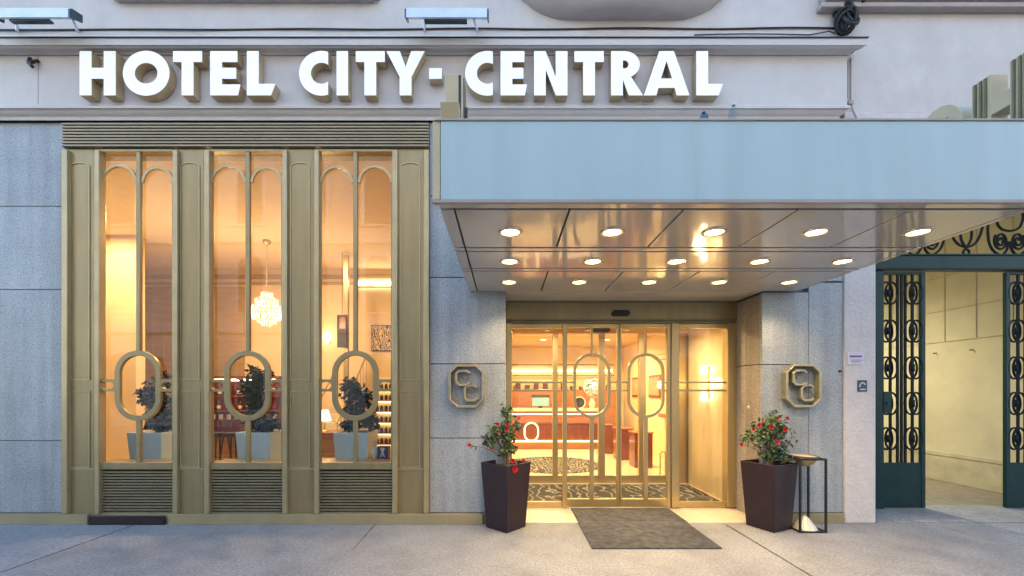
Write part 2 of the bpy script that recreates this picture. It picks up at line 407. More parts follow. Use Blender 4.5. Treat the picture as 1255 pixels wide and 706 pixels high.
# sign band: moulded profile with mitred right end
def pz(y, py): return (y, Z(py, y))
prof = [(0, Z(43)), pz(-.02, 44.5), pz(-.235, 47), pz(-.235, 55), pz(-.215, 56.5), pz(-.20, 59), pz(-.165, 62), pz(-.135, 64.5), pz(-.12, 67), pz(-.10, 67.5),
        pz(-.10, 128.5), pz(-.125, 129.5), pz(-.125, 132.5), pz(-.105, 134), pz(-.085, 138.5), pz(-.05, 143), pz(-.045, 147.5), (0, Z(148))]
p = MB(); n = len(prof)
for side in (0, 1):
    for (y, z) in prof: p.v.append((-15 if side == 0 else 4.10 + (-y - .10) * .95, y, z))
for i in range(n - 1): p.f.append((i, i + 1, n + i + 1, n + i))
p.f.append(tuple(range(n))); p.f.append(tuple(n + i for i in reversed(range(n))))
band = p.build('sign_band', M['band'], B)
p = MB(); p.box(-15, 4.235, -.248, -.012, Z(46.6, -.24), Z(46.6, -.24) + .012); p.build('flashing', M['black_metal'], band)
p = MB()   # vertical paint seam at the left of the band
p.box(X(46.5, -.1), X(47.2, -.1), -.103, -.099, Z(128, -.1), Z(68, -.1)); p.build('seam', M['sill'], band)
# sills of the first-floor windows, right moulding and the round oriel foot
p = MB(); p.box(X(140), X(466), -.09, -.001, Z(1.5, 0), 6.6); p.box(X(146), X(460), -.10, -.0012, Z(1.5, 0) - .03, Z(1.5, 0) - .001)
p.build('window_sill', M['sill'], B, bevel=.01)
p = MB()
p.box(X(1003), 12, -.16, -.001, Z(3, -.03), 6.9); p.box(X(1003), 12, -.13, -.001, Z(8, -.03), Z(3, -.03) - .0005)
p.box(X(1000), 12, -.10, -.001, Z(14.5, -.03), Z(8, -.03) - .0005)
p.build('window_sill', M['sill'], B, bevel=.012)
p = MB()
p.lathe([(0.001, 6.155), (.66, 6.155), (.76, 6.165), (.86, 6.19), (.98, 6.235), (1.10, 6.30), (1.16, 6.36), (1.22, 6.40), (1.26, 6.45), (1.26, 6.9), (.001, 6.9)],
        (X(762), 0.0, 0), 48, math.pi, 2 * math.pi, .26)
p.build('oriel_foot', M['sill'], B)
# plinth
p = MB(); p.box(-15, X(113), -.060, .06, 0, .122); p.box(X(210), X(592), -.060, .06, 0, .122); p.box(X(113) + .002, X(210) - .002, -.02, .06, 0, .122)
p.box(X(592), -.001, -.03, .05, 0, .122)
p.box(3.20, 4.128, -.03, .05, 0, .122)
build_boxes(p, 'plinth', M['plinth'], B, .004)
p = MB(); p.box(X(116.5), X(208), -.085, -.062, .004, .108); p.build('cover_board', M['planter'], B, bevel=.004)

# ---- tall windows
def zbox(px0, px1, py0, py1, y0, y1, mb): mb.box(X(px0, y0), X(px1, y0), y0, y1, Z(py1, y0), Z(py0, y0))
PIL = ((82, 115), (217, 249.5), (351.5, 384.5), (487, 519))
FL = ((75, 82), (115, 121), (211, 217), (249.5, 256), (345.5, 351.5), (384.5, 390.5), (480.5, 487), (519, 525.5))
for a, b in PIL:
    m_ = MB(); zbox(a, b, 183, 629, -.012, .04, m_); pil = m_.build('pilaster', M['bronze'], B)
    c = (a + b) / 2
    for (x0, x1, y0, y1, arched) in ((c - 12, c + 12, 200, 466, True), (c - 12, c + 12, 479, 573, False)):
        mo = MB(); w = .011; yy = -.012
        xa, xb, za, zb = X(x0, yy), X(x1, yy), Z(y1), Z(y0)
        if arched:
            top = arc((xa + xb) / 2, zb - .05, (xb - xa) / 2, .05, 0, 180, 12); topi = arc((xa + xb) / 2, zb - .05, (xb - xa) / 2 - w, .05 - w, 0, 180, 12)
            mo.shape([[(xa, za), (xb, za)] + top, [(xa + w, za + w), (xb - w, za + w)] + topi], yy - .009, yy)
        else: mo.shape([rect(xa, xb, za, zb), rect(xa + w, xb - w, za + w, zb - w)], yy - .009, yy)
        mo.build('panel_moulding', M['bronze_light'], pil, bevel=.003)
    mo = MB(); mo.box(X(a, -.02), X(b, -.02), -.02, -.0125, Z(575.5), Z(573.5)); mo.build('rail', M['bronze_light'], pil)
m_ = MB()
for a, b in FL:
    zbox(a, b, 183, 630, -.055, .04, m_)
build_boxes(m_, 'window_post', M['bronze_light'], B, .006)
lv = MB(); lv.box(W0, W1 + .002, .0, .26, Z(183, 0), Z(152, 0)); lv.build('head_box', M['bronze_dark'], B)
lv = MB(); k = 8
for i in range(k):
    z0 = Z(182.5) + i * (Z(152.5) - Z(182.5)) / k; h = (Z(152.5) - Z(182.5)) / k
    lv.shape([[(-.002, z0), (-.052, z0 + .004), (-.052, z0 + h * .66), (-.002, z0 + h * .9)]], W0, W1 + .002, 'x')
lv.build('head_louvre', M['bronze_head'], B, bevel=.002)
WIN = ((121, 211), (256, 345.5), (390.5, 480.5)); GY = .022
def WX(px): return X(px, -.028)
for wi, (a, b) in enumerate(WIN):
    fr = MB()
    zbox(a, b, 567, 575.5, -.03, .26, fr)           # sill rail
    win = fr.build('window', M['bronze'], B, bevel=.005)
    fr = MB(); zbox(a, b, 183, 185.5, -.03, .04, fr); fr.build('head_rail', M['bronze'], win)
    c = (168.5, 302.8, 435)[wi]
    pn = MB(); pn.box(WX(a), WX(b), GY, GY + .008, Z(567), Z(185)); pn.build('pane', M['window_glass'], win)
    mu = MB(); hw = .026
    mu.box(WX(c) - hw, WX(c) + hw, GY - .045, GY - .002, Z(432), Z(185.5)); mu.box(WX(c) - hw, WX(c) + hw, GY - .045, GY - .002, Z(567), Z(515))
    mu.box(WX(a) + .001, WX(a) + .022, GY - .03, GY - .002, Z(567), Z(221)); mu.box(WX(b) - .022, WX(b) - .001, GY - .03, GY - .002, Z(567), Z(221))
    build_boxes(mu, 'mullion', M['bronze'], win, .006)
    ar = MB()
    for (xa, xb) in ((WX(a) + .001, WX(c) - .0262), (WX(c) + .0262, WX(b) - .001)):
        cx = (xa + xb) / 2; r = (xb - xa) / 2; zc = Z(224)
        ar.shape([arc(cx, zc, r, r, 0, 180, 24) + arc(cx, zc, r - .03, r - .03, 180, 0, 24)], GY - .032, GY - .003)
    ar.build('arch_bar', M['bronze_light'], win, bevel=.005)
    ri = MB(); zc = (Z(429.5) + Z(516)) / 2
    ri.shape([stadium(WX(c), zc, .281, .43, 20), stadium(WX(c), zc, .218, .366, 20)], GY - .052, GY - .012)
    ri.build('oval_ring', M['bronze'], win, bevel=.014)
    for sx in (-1, 1):
        hb = MB(); e = WX(a) if sx < 0 else WX(b)
        zz = Z(472.5); xa, xb = sorted((e, WX(c) + sx * .279)); hh = .042
        hole = arc(xb - .012 - hh, zz, hh, hh, -90, 90, 10) + arc(xa + .012 + hh, zz, hh, hh, 90, 270, 10)
        hb.shape([rect(xa, xb, zz - .074, zz + .074), hole[::-1]], GY - .05, GY - .002)
        hb.build('crossbar', M['bronze'], win, bevel=.005)
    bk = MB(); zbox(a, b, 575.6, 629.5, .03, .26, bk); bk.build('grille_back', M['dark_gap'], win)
    lo = MB(); k = 15; z0, z1 = Z(629), Z(576); h = (z1 - z0) / k
    for i in range(k):
        z = z0 + i * h
        lo.shape([[(.028, z), (-.018, z + .001), (-.018, z + h * .56), (.028, z + h * .75)]], WX(a) + .003, WX(b) - .003, 'x')
    lo.build('louvre', M['bronze_dark'], win)

# ---- entrance: glass doors in the recess
DY = .60
def dx(px): return X(px, DY)
def dz(py): return Z(py, DY)
st = MB(); st.box(.002, 3.135, -.03, DY + .1, -.02, .016); st.build('entrance_step', M['stone_step'], B, bevel=.006)
fz = .030
hd = MB(); hd.box(.0, 3.139, DY - .05, DY + .14, dz(392), 2.83); hd.build('door_header', M['bronze'], B, bevel=.008)
hd = MB(); hd.box(.0, 3.139, DY - .02, DY + .12, dz(396.5), dz(392.3)); hd.box(.0, 3.139, DY - .062, DY - .0505, dz(393.5), dz(391.3)); hd.build('door_track', M['bronze_dark'], B)
sn = MB(); sn.shape([stadium(0, 0, .038, .120)], 0, .05)
sn.v = [(dx(759) + z, DY - .10 + y, dz(385) + x) for x, y, z in sn.v]
sn.build('door_sensor', M['black_rubber'], B, bevel=.01)
jm = MB()
for a, b in ((620.3, 627.5), (890.5, 901)): jm.box(dx(a), dx(b), DY - .03, DY + .12, fz, dz(396.6))
for a, b in ((822, 831.5),): jm.box(dx(a), dx(b), DY - .035, DY + .12, fz, dz(396.6))
build_boxes(jm, 'door_post', M['brass'], B, .006)
def fixed_panel(a, b):
    f = MB(); f.box(dx(a), dx(b), DY + .01, DY + .06, fz, fz + .07); f.box(dx(a), dx(b), DY + .01, DY + .06, dz(402), dz(397))
    for py in (468.5, 478.5): f.box(dx(a), dx(b), DY + .015, DY + .05, dz(py) - .014, dz(py) + .014)
    o = MB(); o.v = f.v[:8]; o.f = f.f[:6]; o = o.build('side_light', M['brass'], B, bevel=.004)
    f.v = f.v[8:]; build_boxes(f, 'glazing_bar', M['brass'], o, .004)
    q = MB(); q.box(dx(a), dx(b), DY + .055, DY + .063, fz + .06, dz(401)); q.build('pane', M['door_glass'], o)
fixed_panel(627.6, 689); fixed_panel(831.6, 890.4)
def leaf(a, b, c, flip):
    f = MB(); y0, y1 = DY - .012, DY + .045
    wa, wb = (5.5, 2.6) if not flip else (2.6, 4.5)
    f.box(dx(a), dx(a + wa), y0, y1, fz + .002, dz(397)); f.box(dx(b - wb), dx(b), y0, y1, fz + .002, dz(397))
    f.box(dx(a + wa) + .0005, dx(b - wb) - .0005, y0, y1, fz + .002, fz + .115); f.box(dx(a + wa) + .0005, dx(b - wb) - .0005, y0, y1, dz(401.5), dz(397))
    o = f.build('sliding_door', M['brass'], B, bevel=.005)
    q = MB(); q.box(dx(a + wa), dx(b - wb), DY + .012, DY + .02, fz + .11, dz(401)); q.build('pane', M['door_glass'], o)
    q = MB(); zc = (dz(433) + dz(512)) / 2; hh = (dz(433) - dz(512)) / 2
    q.shape([stadium(dx(c), zc, .255, hh, 20), stadium(dx(c), zc, .217, hh - .038, 20)], DY - .035, DY + .011)
    q.build('oval_ring', M['brass'], o, bevel=.012)
    q = MB(); q.box(dx(c) - .014, dx(c) + .014, DY - .02, DY + .011, dz(433), dz(401)); q.box(dx(c) - .028, dx(c) + .028, DY - .025, DY + .011, fz + .115, dz(511.8))
    for py in (468.5, 478.5):
        q.box(dx(a + wa), dx(c) - .254, DY - .02, DY + .011, dz(py) - .012, dz(py) + .012); q.box(dx(c) + .254, dx(b - wb), DY - .02, DY + .011, dz(py) - .012, dz(py) + .012)
    build_boxes(q, 'glazing_bar', M['brass'], o, .004)
    q = MB()
    s_ = 1 if not flip else -1
    xx = dx(b - 12) if not flip else dx(a + 12)
    return o
leaf(689.5, 758.5, 725, False); leaf(758.9, 821.6, 791, True)

# ---- interior shells (parts of the building)
p = MB(); p.box(-9.8, -.30, .30, 5.2, 0, .10); p.build('lounge_floor', M['in_floor'], B)
p = MB(); p.box(-9.8, -.30, .262, 5.2, 4.66, 4.80); p.build('lounge_ceiling', M['in_ceiling'], B)
p = MB(); p.box(-9.8, -.30, 5.201, 5.4, 0, 4.8); p.box(-9.95, -9.8005, .36, 5.4, 0, 4.8); p.box(-.2995, -.055, .36, 9, 0, 4.8)
p.box(-9.8, X(167, 3.0), 3.0, 3.2, .10, 4.655)
p.build('lounge_wall', M['in_wall'], B)
p = MB(); yb = 5.2
def bx(px): return X(px, yb)
def bz(py): return Z(py, yb)
p.box(-9.7, -.31, yb - .06, yb - .001, bz(342), bz(338)); p.box(-9.7, -.31, yb - .03, yb - .0012, bz(349), bz(346))
p.build('wall_moulding', M['in_panel'], B, bevel=.006)
p = MB(); p.box(bx(258), bx(300), yb - .045, yb - .0015, .1, bz(352)); p.box(bx(172), bx(222), yb - .045, yb - .0015, .1, bz(352))
for i in range(6): p.box(bx(172), bx(222), yb - .07, yb - .046, bz(352) - .1 - i * .55, bz(352) - .06 - i * .55)
for i in range(4): p.box(bx(176 + i * 13), bx(177.5 + i * 13), yb - .068, yb - .046, .6, bz(353))
p.build('wall_panel', M['in_panel'], B)
p = MB(); p.box(X(421, 4), X(426, 4), 4.0, 4.1, .1, 4.6); p.build('lounge_column', M['brass'], B)
# lobby
p = MB(); p.box(-.05, 3.75, DY + .105, 8.6, -.02, .026); p.build('lobby_floor', M['in_floor'], B)
p = MB(); p.box(-.05, 3.19, DY + .125, 2.06, 2.78, 2.9); p.box(-.05, 3.75, 2.26, 8.6, 3.02, 3.2); p.box(-.05, 3.75, 2.0605, 2.259, 2.62, 3.2); p.build('lobby_ceiling', M['in_ceiling_lobby'], B)
p = MB(); p.box(-.05, 3.75, 8.0, 8.2, .026, 3.02); p.box(-.05, -.006, .63, 8, .026, 3.0); p.box(3.70, 3.75, 2.27, 8.0, .026, 3.02)
p.build('lobby_wall', M['in_wall_lobby'], B)
p = MB(); p.box(3.142, 3.186, .665, 2.06, .027, 2.78); p.build('vestibule_wall', M['marble'], B)
# inner vestibule doors
IY = 2.15
def ix(px): return X(px, IY)
def iz(py): return Z(py, IY)
p = MB()
for a, b in ((621, 627), (677, 683.5), (733, 741), (782.5, 791), (824, 843)): p.box(ix(a), ix(b), IY - .04, IY + .05, .027, 2.615)
p.box(ix(627) + .001, ix(677) - .001, IY - .03, IY + .04, .027, .16); p.box(ix(683.5) + .001, ix(733) - .001, IY - .03, IY + .04, .027, .16)
p.box(ix(741) + .001, ix(782.5) - .001, IY - .03, IY + .04, .027, .16); p.box(ix(791) + .001, ix(824) - .001, IY - .03, IY + .04, .027, .16)
inn = p.build('inner_door', M['brass'], B, bevel=.006)
p = MB(); p.shape([stadium(0, 0, .04, .16)], 0, .06); p.v = [(ix(734) + z, IY - .15 + y, iz(405.5) + x) for x, y, z in p.v]; p.build('door_sensor', M['black_rubber'], inn, bevel=.01)
p = MB(); p.box(ix(627), ix(824), IY + .005, IY + .012, .15, 2.61); p.build('pane', M['door_glass'], inn)
# passage
p = MB(); p.box(7.86, 8.1, .79, 9, .0, 4.54); p.box(4.505, 4.52, .51, 9, 0, 4.54); p.box(4.53, 7.85, 8.8, 8.99, 0, 4.54); p.box(4.53, 8.1, .5, 9, 4.56, 4.7)
p.box(8.101, 9, .79, 1.0, 0, 4.54)
p.build('passage_wall', M['passage_wall'], B)
p = MB()
for z in (2.51, 3.07, 3.68): p.box(7.846, 7.8595, .8, 8.79, z - .006, z + .008)
for y in [1.35 + .5 * i for i in range(15)]: p.box(7.848, 7.8594, y - .007, y + .007, 2.512, 4.5)
p.build('passage_panelling', M['passage_dado'], B)
p = MB(); p.box(7.83, 7.8592, .8, 8.79, .46, .53); p.box(7.84, 7.8592, .8, 8.79, .005, .459); p.build('passage_dado', M['passage_dado'], B, bevel=.005)
p = MB()
for y in (1.9, 2.5): p.bar((7.859, y, 2.32), (7.81, y, 2.31), .014); p.bar((7.81, y, 2.305), (7.81, y, 2.325), .014)
p.build('wall_hook', M['black_metal'], B)

# =====================================================================  canopy
CAN = thing('entrance_canopy', 'flat box canopy with pale blue front and lit panelled underside over the entrance', 'canopy', (1.5, 0, 2.834))
CF = -2.39; ZS = 2.834; ZT = 3.368
so = MB(); gp = .007
xs = [-.348, .43, 1.203, 1.978, 2.755, 3.50]
def panel(x0, x1, y0, y1): so.box(x0 + gp, x1 - gp, y0 + .014, y1 - .014, ZS, ZS + .02)
panel(-.452, 3.56, CF, -2.295)
for y0, y1, split in ((-2.295, -1.552, 1), (-1.552, -1.452, 0), (-1.452, -.955, 0), (-.955, -.862, 0), (-.862, -.004, 1)):
    panel(-.452, -.348, y0, y1)
    if split:
        for a, b in zip(xs[:-1], xs[1:]): panel(a, b, y0, y1)
    else: panel(-.348, 3.50, y0, y1)
    panel(3.50, 3.56, y0, y1)
so.box(.003, 3.136, .004, DY - .055, ZS, ZS + .02)
so.build('soffit', M['soffit'], CAN, bevel=.003)
so = MB(); so.box(-.445, 3.55, CF + .01, -.003, ZS + .0215, ZS + .06); so.box(.004, 3.135, -.002, DY - .06, ZS + .0215, ZS + .04); so.build('soffit_frame', M['dark_gap'], CAN)
fa = MB(); fa.box(-.425, 3.56, CF, CF + .03, ZS + .022, ZT); fa.build('fascia', M['fascia'], CAN, bevel=.004)
fa = MB(); fa.box(-.452, -.43, CF + .032, -.003, ZS + .061, ZT - .004); fa.box(3.53, 3.559, CF + .032, -.003, ZS + .061, ZT - .004); fa.build('side_fascia', M['fascia'], CAN)
fa = MB(); fa.box(-.478, -.4285, CF + .004, CF + .10, ZS + .026, ZT); fa.build('corner_trim', M['fascia_trim'], CAN, bevel=.003)
fa = MB(); fa.box(-.4285, 3.529, CF + .0305, -.003, ZT - .06, ZT - .008); fa.build('roof', M['steel'], CAN)
fa = MB(); fa.box(-.46, 3.565, CF - .008, CF + .028, ZT + .0005, ZT + .012); fa.box(-.48, 3.565, CF - .006, CF + .02, ZS + .001, ZS + .0205); fa.build('edge_strip', M['sill'], CAN)
# downlights
ROW = (('front', -1.905), ('middle', -1.19), ('rear', -.456)); POS = ('leftmost', 'second from left', 'central', 'second from right', 'rightmost')
dl0 = None
WARM = (1.0, .70, .38)
for rn, y in ROW:
    for i in range(5):
        x = .035 + .782 * i; lab = '%s round lit downlight in the %s row under the canopy' % (POS[i], rn)
        if dl0 is None:
            dl0 = thing('downlight', lab, 'downlight', (x, y, ZS), 'downlights set in the canopy soffit', world=False)
            t = MB(); t.lathe([(.066, .004), (.068, -.008), (.078, -.013), (.088, -.012), (.094, -.006), (.095, -.0005)], n=32); t.build('trim_ring', M['lamp_trim'], dl0)
            t = MB(); t.lathe([(.0005, -.005), (.05, -.0048), (.0665, -.0035)], n=28); t.build('lamp_disc', M['lamp'], dl0)
        else: copy_thing(dl0, (x, y, ZS), lab)
        o = lamp('downlight_beam', 'SPOT', (x, y, ZS - .03), 25, WARM, None, .05, spot=128, blend=.75)

# lettering along the canopy's two sides and the big front sign
def glyph(ch, w, h, s, t):
    """outline loops of a heavy geometric capital in a w x h box, stem s, arm t"""
    if ch == 'H':
        b = h * .5
        return [[(0,0),(s,0),(s,b-t/2),(w-s,b-t/2),(w-s,0),(w,0),(w,h),(w-s,h),(w-s,b+t/2),(s,b+t/2),(s,h),(0,h)]]
    if ch == 'O': return [ellipse(w/2, h/2, w/2, h/2+.004, 56), ellipse(w/2, h/2, w/2 - s, h/2 - s, 44)[::-1]]
    if ch == 'T': return [[(w/2-s/2,0),(w/2+s/2,0),(w/2+s/2,h-t),(w,h-t),(w,h),(0,h),(0,h-t),(w/2-s/2,h-t)]]
    if ch == 'I': return [rect(0, w, 0, h)]
    if ch == '-': return [rect(0, w, 0, h)]
    if ch == 'L': return [[(0,0),(w*.84,0),(w,t),(s,t),(s,h),(0,h)]]
    if ch == 'E':
        t2 = t * .95; g_ = (h - 3 * t2) / 2
        return [[(0,0),(w*.92,0),(w,t2),(s,t2),(s,t2+g_),(w*.86,t2+g_),(w*.86,2*t2+g_),(s,2*t2+g_),(s,2*t2+2*g_),(w*.9,2*t2+2*g_),(w*.9,h),(0,h)]]
    if ch == 'N': return [[(0,0),(s,0),(s,h*.58),(w-s*.98,0),(w,0),(w,h),(w-s,h),(w-s,h*.42),(s*.98,h),(0,h)]]
    if ch == 'Y':
        k = s * .55; m_ = h * .42
        return [[(w/2-s/2,0),(w/2+s/2,0),(w/2+s/2,m_),(w,h),(w-s*1.15,h),(w/2,m_+h*.22),(s*1.15,h),(0,h),(w/2-s/2,m_)]]
    if ch == 'A':
        a = s * .62; sl = (w/2 - a/1.0) / h
        def xl(z): return (w/2 - a) * z / h
        def il(z): return s * 1.08 + (w/2 - s*1.08) * z / (h * .86)
        z1, z2 = h * .17, h * .38
        out = [(0,0),(s*1.08,0),(il(z1),z1),(w-il(z1),z1),(w-s*1.08,0),(w,0),(w/2+a,h),(w/2-a,h)]
        return [out, [(il(z2),z2),(w/2,h*.78),(w-il(z2),z2)]]
    if ch == 'R':
        rb = h * .30; cz = h - rb; xc = w * .42
        bowl = arc(xc, cz, w*.90 - xc, rb, -80, 90, 18)
        hole = [(s, cz - rb + t*.85)] + [(s, cz - rb + t * .85)] + arc(xc, cz, w*.90 - xc - s*.95, rb - t * .85, -90, 90, 14) + [(s, h - t * .85)]
        return [[(0,0),(s,0),(s,h*.36),(w-s*1.2,0),(w,0)] + [(xc + (w*.9-xc)*.42, cz - rb*.93)] + bowl[3:] + [(0,h)], hole[1:]]
    if ch == 'C':
        r = h / 2 + .003; cx = r; cz = h / 2; a = math.degrees(math.acos(min(1, (w - cx) / r))); ri = r - s
        b = math.degrees(math.acos(min(1, (w - cx) / ri)))
        return [arc(cx, cz, r, r, a, 360 - a, 44) + arc(cx, cz, ri, ri, 360 - b, b, 36)]
    raise ValueError(ch)

SF = -.215; SB = -.108          # letter face, letter back
SIGN = thing('hotel_sign', 'large white raised letters with gold sides across the wall reading HOTEL CITY-CENTRAL', 'sign', (X(492, SF), -.1, Z(117, SF)))
LET = (('H',97.5,141.5),('O',150.5,207.5),('T',212,247.5),('E',257.5,294.5),('L',302.5,337.5),('C',366.5,402),('I',412.5,426.5),('T',436,471.5),('Y',473.5,520.5),
       ('-',526,541.5),('C',570,604),('E',613.5,646),('N',654.5,695.5),('T',704,740),('R',749,788),('A',789,845),('L',853.5,886))
for ch, a, b in LET:
    x0, x1 = X(a, SF), X(b, SF); z0, z1 = Z(116.8, SF), Z(62.6, SF)
    if ch == '-': z0, z1 = Z(96.5, SF), Z(83.5, SF)
    h = z1 - z0; s_ = .138; t_ = h * .245
    if ch in 'EL': t_ = h * .26
    loops = [[(x0 + u, z0 + w) for u, w in lp] for lp in glyph(ch, x1 - x0, h, s_, t_)]
    q = MB(); q.shape(loops, SF + .004, SB); L_ = q.build('letter', M['gold_side'], SIGN, smooth=True)
    L_['label'] = 'letter ' + ch if ch != '-' else 'hyphen'
    q = MB(); q.shape(loops, SF, SF + .0035); q.build('letter_face', M['white_face'], L_)
    q = MB()
    q.tube([((x0+x1)/2, SB + .0005, z0 + h*.5), ((x0+x1)/2, SB + .006, z0 + h*.5)], .01); 

def side_sign(label, xa, xb, flip):
    T = thing('side_sign', label, 'sign', ((xa + xb) / 2, -1.2, ZT), 'signs along the canopy sides')
    h = .47; ys = ((-2.39, -2.04), (-1.985, -1.60), (-1.53, -1.22), (-1.16, -.90), (-.84, -.56))
    chs = 'HOTEL' if not flip else 'LETOH'
    for ch, (a, b) in zip(chs, ys):
        w = b - a
        lp = glyph(ch, w, h, .12, .115)
        pts = [[((a + u) if not flip else (b - u), ZT + .012 + v) for u, v in l] for l in lp]
        q = MB(); q.shape(pts, xa, xb, 'x'); o = q.build('letter', M['fascia_trim'], T, bevel=.004); o['label'] = 'letter ' + ch
        if ch in 'HL':
            r = MB(); inner = xa if not flip else xb; s = -1 if not flip else 1
            for yy in ([a + .02, a + .05, a + .085] + ([b - .10, b - .07, b - .035] if ch == 'H' else [])) if not flip else [b - .02, b - .06, b - .10]:
                r.box(inner + s * .012, inner + s * .0005, yy, yy + .014, ZT + .02, ZT + h)
            r.build('rib', M['bronze_dark'], o)
    q = MB()
    xm = (xa + xb) / 2
    q.box(xm - .02, xm + .02, -2.3, -.5, ZT - .008, ZT + .0115); q.build('base_rail', M['sill'], T)
    return T
side_sign('cream channel letters along the right edge on top of the canopy', 3.425, 3.55, False)
side_sign('cream channel letter seen end-on at the left edge on top of the canopy', -.43, -.305, True)
q = MB(); q.tube([(X(563.5, -2.3), -2.3, ZT), (X(563.5, -2.3), -2.3, Z(93, -2.3))], .009); q.tube([(X(571, -2.3), -2.3, ZT), (X(571, -2.3), -2.3, Z(133, -2.3))], .012)
q.box(X(560, -2.3), X(574, -2.3), -2.315, -2.285, ZT - .008, ZT + .02)
tag(q.build('support_rod', M['black_metal']), 'thin dark upright rods beside the left letter on top of the canopy', 'rod')

def bottle(name, px, py_top, m, label, lean):
    T = thing(name, label, 'bottle', (X(px, -2.36), -2.36, ZT + .012), 'bottles left on the canopy', world=False)
    h = (149 - py_top) * (D - 2.36) / F; r = .026
    b = MB(); b.lathe([(.001, 0), (r, .002), (r, h*.25), (r*.8, h*.33), (r, h*.4), (r*.95, h*.68), (r*.4, h*.85), (r*.36, h*.92)], n=14); b.build('body', m, T)
    b = MB(); b.lathe([(r*.45, h*.92), (r*.45, h), (.001, h)], n=12); b.build('cap', M['sticker'] if m is M['blue_plastic'] else M['steel'], T)
    T.rotation_euler = (0, lean, 0)
bottle('plastic_bottle', 864, 137, M['blue_plastic'], 'short blue plastic bottle standing on the canopy front edge', -.15)
bottle('plastic_bottle', 897, 127, M['clear_plastic'], 'clear plastic bottle standing on the canopy front edge', .1)

# =====================================================================  fittings on the facade
def emblem(px0, px1, py0, py1, label):
    x0, x1, z0, z1 = X(px0, -.09), X(px1, -.09), Z(py1, -.09), Z(py0, -.09); w, h = x1 - x0, z1 - z0; k = .105
    T = thing('wall_emblem', label, 'emblem', ((x0 + x1) / 2, 0, z0), 'octagonal emblems beside the entrance')
    def octo(i): return [(x0+k, z0+i), (x1-k, z0+i), (x1-i, z0+k), (x1-i, z1-k), (x1-k, z1-i), (x0+k, z1-i), (x0+i, z1-k), (x0+i, z0+k)]
    q = MB(); q.shape([octo(0), octo(.030)[::-1]], -.09, -.003); q.build('frame', M['gold_emblem'], T, bevel=.004)
    q = MB(); t = .027
    def cpath(cx, cz, hw, hh):   # a squared C open to the right, drawn as a band
        out = [(cx+hw, cz+hh*.62), (cx+hw*.55, cz+hh), (cx-hw*.55, cz+hh), (cx-hw, cz+hh*.6), (cx-hw, cz-hh*.6), (cx-hw*.55, cz-hh), (cx+hw*.55, cz-hh), (cx+hw, cz-hh*.62)]
        inn = [(cx+hw-t, cz-hh*.62+t*.3), (cx+hw*.4, cz-hh+t), (cx-hw*.4, cz-hh+t), (cx-hw+t, cz-hh*.5), (cx-hw+t, cz+hh*.5), (cx-hw*.4, cz+hh-t), (cx+hw*.4, cz+hh-t), (cx+hw-t, cz+hh*.62-t*.3)]
        return out + inn
    q.shape([cpath(x0 + w*.40, z0 + h*.685, w*.215, h*.185)], -.092, -.02)
    q.build('upper_monogram', M['gold_emblem'], T, bevel=.004)
    q = MB(); q.shape([cpath(x0 + w*.625, z0 + h*.335, w*.20, h*.195)], -.085, -.02)
    q.build('lower_monogram', M['gold_emblem'], T, bevel=.004)
    q = MB()
    for u, v in ((.3, .6), (.6, .3), (.5, .7)): q.tube([(x0+w*u*.9, -.021, z0+h*v), (x0+w*u*.9, -.001, z0+h*v)], .012)
    q.build('fixing_pin', M['gold_side'], T)
emblem(549.5, 593.5, 446.5, 500, 'gold octagonal monogram emblem on the granite between windows and entrance')
emblem(963.5, 1007.5, 446, 499.5, 'gold octagonal monogram emblem on the granite right of the entrance')

q = MB(); q.box(X(1036.5), X(1056.5), -.028, -.0185, Z(447), Z(432))
T = q.build('wall_plaque', M['plaque'], bevel=.002); tag(T, 'small pale lavender plaque with purple line on the plaster pier', 'plaque')
q = MB(); q.box(X(1039), X(1054), -.030, -.0283, Z(438.2), Z(435.8))
for i, (a, b) in enumerate(((1040, 1055), (1041, 1052))): q.box(X(a), X(b), -.0298, -.0283, Z(442.0 + i * 2.2), Z(441.2 + i * 2.2))
q.build('print', M['plaque_ink'], T)
q = MB(); q.box(X(1049), X(1060.5), -.026, -.0185, Z(480), Z(466))
T = q.build('wall_sticker', M['sticker'], bevel=.002); tag(T, 'small dark blue square notice stuck on the plaster pier', 'notice')
q = MB(); q.shape([arc(X(1055), Z(473), .040, .045, 20, 200, 10) + arc(X(1055), Z(473), .025, .03, 200, 20, 10)], -.0275, -.0262)
q.box(X(1052), X(1058.5), -.0275, -.0262, Z(478), Z(476.5)); q.build('print', M['sticker_ink'], T)
q = MB(); q.lathe([(.001, -.02), (.014, -.018), (.016, 0)], n=14); q.v = [(X(1029) + x, z, Z(455) + y) for x, y, z in q.v]
tag(q.build('wall_peg', M['black_rubber']), 'tiny black round knob on the granite right of the emblem', 'knob')
q = MB(); q.lathe([(.001, -.015), (.02, -.013), (.024, 0)], n=16); q.v = [(3.14 + z, .28 + x, 1.41 + y) for x, y, z in q.v]
tag(q.build('door_bell', M['cream']), 'round cream bell push on the granite side of the entrance recess', 'bell')

